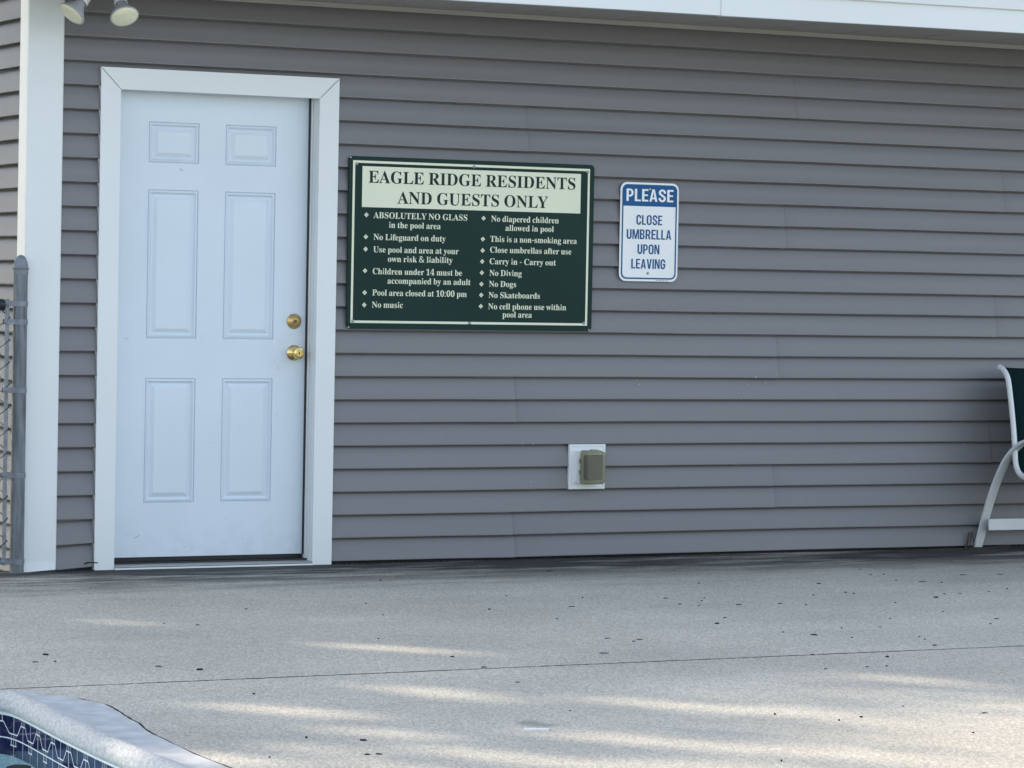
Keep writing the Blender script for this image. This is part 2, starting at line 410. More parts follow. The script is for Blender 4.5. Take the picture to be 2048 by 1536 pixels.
for a in ((DX0, DX0), (DX1, DX1)):
    v = [bm.verts.new(p) for p in ((a[0], DY, DZ0), (a[0], DY, DZ1), (a[0], DY+.044, DZ1), (a[0], DY+.044, DZ0))]; bm.faces.new(v)
v = [bm.verts.new(p) for p in ((DX0, DY, DZ0), (DX1, DY, DZ0), (DX1, DY+.044, DZ0), (DX0, DY+.044, DZ0))]; bm.faces.new(v)
door = obj('door', bm, DOORW, house)
# knob with rose and keyway
KX, KZ = .936, .911
bm = bmesh.new()
lathe(bm, [(.034, 0), (.0345, .003), (.032, .007), (.024, .012), (.016, .015), (.0125, .019), (.0125, .028), (.017, .034), (.0235, .041), (.0265, .049), (.0265, .056), (.0235, .061), (.0150, .064), (.0145, .0625), (0, .0625)], (KX, DY-.0005, KZ), (0, -1, 0), 40)
knob = obj('door_knob', bm, BRASS, door, smooth=True)
bm = bmesh.new(); box(bm, KX-.0016, KX+.0016, DY-.0645, DY-.0618, KZ-.006, KZ+.006)
bm2 = obj('keyway', bm, DARK, knob)
bm = bmesh.new()
lathe(bm, [(.0335, 0), (.0335, .004), (.030, .008), (.021, .016), (.012, .0205), (.0115, .0195), (0, .0195)], (.934, DY-.0005, 1.049), (0, -1, 0), 40)
bolt = obj('deadbolt', bm, BRASSD, door, smooth=True)
bm = bmesh.new(); lathe(bm, [(.0095, .0203), (.0095, .0215), (.006, .022), (.006, .0212), (0, .0212)], (.932, DY-.0005, 1.0485), (0, -1, 0), 24)
obj('key_cylinder', bm, mat('worn_key_cylinder', (.16, .11, .06), .4, .3, 80, metal=.8), bolt)
obj('door_sweep', bx(DX0+.002, DX1-.004, DY+.004, DY+.03, .006, .030), DARK, door)
# small scuffs in the paint
SCUFF = mat('scuff_grey', (.22, .24, .28), .7, .2)
for (x, z, l, a, t) in ((.44, .07, .012, .2, .0015), (.71, .10, .008, 1.1, .002), (.63, .19, .005, .4, .002), (.55, .52, .005, 1.0, .0014), (.86, .64, .009, .3, .0012), (.32, 1.30, .004, .5, .0014), (.222, .118, .030, .45, .0016), (.395, 1.694, .010, .9, .003), (.405, 1.691, .006, -.6, .003), (.50, .98, .006, .5, .0015), (.163, .966, .02, .1, .0012), (.86, .845, .012, 1.3, .0015)):
    bm = bmesh.new(); dx, dz = math.cos(a)*l/2, math.sin(a)*l/2; nx, nz = -math.sin(a)*t/2, math.cos(a)*t/2
    bm.faces.new([bm.verts.new((x+s*dx+u*nx, DY-.0007, z+s*dz+u*nz)) for s, u in ((-1, -1), (1, -1), (1, 1), (-1, 1))])
    obj('scuff_mark', bm, SCUFF, door)

# casing: two legs and a head, mitred, folded aluminium
frame = obj('door_frame', bx(.0985-.012, .1, .0, .14, GZ, .02), WHITE, house) if False else None
def mitre(name, pts, y0, y1, par):
    bm = bmesh.new(); poly_prism(bm, pts, 'y', y0, y1); return obj(name, bm, WHITE, par, bevel=.0022)
CO = (0., 1.087, 2.108); CI = (.084, 1.000, 2.022)
jamb_bm = bmesh.new()
box(jamb_bm, 1.000, 1.022, .002, .150, GZ, 2.045)       # right jamb
box(jamb_bm, .053, .0755, .002, .150, GZ, 2.045)        # left jamb
box(jamb_bm, .0755, 1.000, .002, .150, 2.030, 2.052)    # head jamb
box(jamb_bm, .9935, 1.000, .050, .072, .004, 2.030)     # weather strip seat, right
box(jamb_bm, .996, 1.000, .018, .036, .004, 2.026)
frame = obj('door_frame', jamb_bm, WHITE, house, bevel=.0015)
mitre('casing_leg', [(CO[0], -.016), (CI[0], -.016), (CI[0], CI[2]), (CO[0], CO[2]-.0004)], -.024, .004, frame)
mitre('casing_leg', [(CI[1], -.016), (CO[1], -.016), (CO[1], CO[2]-.0004), (CI[1], CI[2])], -.024, .004, frame)
mitre('casing_head', [(CI[0]+.0030, CI[2]+.0002), (CI[1]-.0030, CI[2]+.0002), (CO[1]-.0026, CO[2]+.0006), (CO[0]+.0026, CO[2]+.0006)], -.0235, .004, frame)
MITRE_SHADE = mat('joint_shadow_line', (.16, .17, .19), .8)  # dark colour stands in for the shade inside the open mitre gaps
for (x0, z0), (x1, z1) in (((CO[0]+.002, CO[2]-.003), (CI[0], CI[2])), ((CO[1]-.002, CO[2]-.003), (CI[1], CI[2]))):
    bm = bmesh.new(); dx, dz = x1-x0, z1-z0; l = math.hypot(dx, dz); nx, nz = -dz/l*.0013, dx/l*.0013
    poly_prism(bm, [(x0+nx, z0+nz), (x1+nx, z1+nz), (x1-nx, z1-nz), (x0-nx, z0-nz)], 'y', -.0246, -.010); obj('mitre_joint', bm, MITRE_SHADE, frame)
obj('weather_strip', bx(.9885, .9934, .062, .080, .03, 2.028), DARK, frame)
bm = bmesh.new()
poly_prism(bm, [(-.028, -.0115), (-.028, -.003), (-.022, .001), (.040, .006), (.046, .012), (.074, .012), (.074, .004), (.16, .004), (.16, -.0115)], 'x', .085, .9985)
th = obj('threshold', bm, ALU, house, bevel=.0008)
obj('sill_edge', bx(.086, .998, -.034, -.0285, -.0118, -.0045), WHITE, th)
obj('sill_gap', bx(.086, .998, -.0302, -.0278, -.0044, -.0025), DARK, th)
obj('dark_interior', bx(.0, 1.1, .16, .2, GZ, 2.1), DARK, house)

# eaves: the roof edge runs very slightly out of parallel with the wall
def ey(x): return -.54-.052*(x-1.0)
XA, XB = -.75, 9.6
bm = bmesh.new()
vs = [bm.verts.new(p) for p in ((XA, .0, 2.440), (XB, .0, 2.440), (XB, ey(XB)-.01, 2.440), (XA, ey(XA)-.01, 2.440))]; bm.faces.new(vs)
vs = [bm.verts.new(p) for p in ((XA, .0, 2.455), (XB, .0, 2.455), (XB, ey(XB)-.01, 2.455), (XA, ey(XA)-.01, 2.455))]; bm.faces.new(vs)
for i in range(1, 26):                          # V grooves in the soffit panels
    x = XA+.4*i
    box(bm, x-.0015, x+.0015, ey(x), -.02, 2.4385, 2.4399)
obj('soffit', bm, SOFFIT, house)
obj('frieze_channel', bx(-.16, 9.0, -.022, -.001, 2.418, 2.4395), SOFFIT, house, bevel=.002)
def along(name, pr, x0, x1, m, bevel=.002, n=1, wob=0):
    bm = bmesh.new(); rings = []
    for i in range(n+1):
        x = x0+(x1-x0)*i/n
        rings.append([bm.verts.new((x, ey(x)+dy, z+wob*smooth_noise(x*2))) for dy, z in pr])
    for a, b in zip(rings, rings[1:]):
        for k in range(len(pr)): bm.faces.new((a[k], a[(k+1) % len(pr)], b[(k+1) % len(pr)], b[k]))
    bm.faces.new(rings[0]); bm.faces.new(rings[-1])
    return obj(name, bm, m, house, bevel=bevel)
FP = [(-.020, 2.428), (.012, 2.428), (.012, 2.438), (-.004, 2.438), (-.004, 2.585), (-.020, 2.585)]
along('fascia', FP, XA, 2.640, WHITE, .002, 8, .001)
along('fascia', [(y-.0018, z-.0012) for y, z in FP], 2.6402, XB, WHITE, .002, 12, .001)
along('drip_edge', [(-.038, 2.531), (-.022, 2.531), (-.022, 2.60), (.02, 2.60), (.02, 2.615), (-.044, 2.615)], XA, XB, WHITE, .002, 8, .0008)
bm = bmesh.new()
def roof(y, z, x): return (x, y, z)
a = [bm.verts.new((XA-.05, ey(XA)-.06, 2.617)), bm.verts.new((XB+.05, ey(XB)-.06, 2.617)), bm.verts.new((XB+.05, 3.5, 4.1)), bm.verts.new((XA-.05, 3.5, 4.1))]
b = [bm.verts.new((XA-.05, 7.7, 2.617)), bm.verts.new((XB+.05, 7.7, 2.617))]
bm.faces.new(a); bm.faces.new((a[3], a[2], b[1], b[0]))
obj('roof', bm, SHINGLE, house)
bm = bmesh.new(); bm.faces.new([bm.verts.new(p) for p in ((-.30, 0, 2.44), (-.30, 7.0, 2.44), (-.30, 7.0, 2.62), (-.30, 3.5, 4.05), (-.30, 0, 2.62))]); obj('gable_wall', bm, VINYL, house)

# marks on the siding: cobweb specks and nicks
COB = mat('cobweb_white', (.42, .43, .45), .9, .1)
def fleck(x, z, l, t, a=0.):
    k = int(z/H); f = z/H-k; y = -.0160+.0155*min(1, f)-.0004
    dx, dz = math.cos(a)*l/2, math.sin(a)*l/2; nx, nz = -math.sin(a)*t/2, math.cos(a)*t/2
    bm.faces.new([bm.verts.new((x+s*dx+u*nx, y-.0012, z+s*dz+u*nz)) for s, u in ((-1, -1), (.7, -1.2), (1, 1), (-.6, .8))])
for a in ((2.02, .512, .012, .003), (2.075, .511, .01, .003), (2.07, .337, .008, .004), (4.435, .492, .012, .003, 1.5), (3.24, .815, .01, .006, .8), (3.20, .78, .007, .005), (3.30, .79, .006, .006), (3.15, .74, .008, .004, .4), (2.62, .78, .008, .005), (2.61, .80, .004, .006), (2.86, .77, .004, .004), (1.44, .53, .006, .003), (1.62, .56, .006, .003, 1)):
    bm = bmesh.new(); fleck(*a); obj('cobweb_fleck', bm, COB, house)

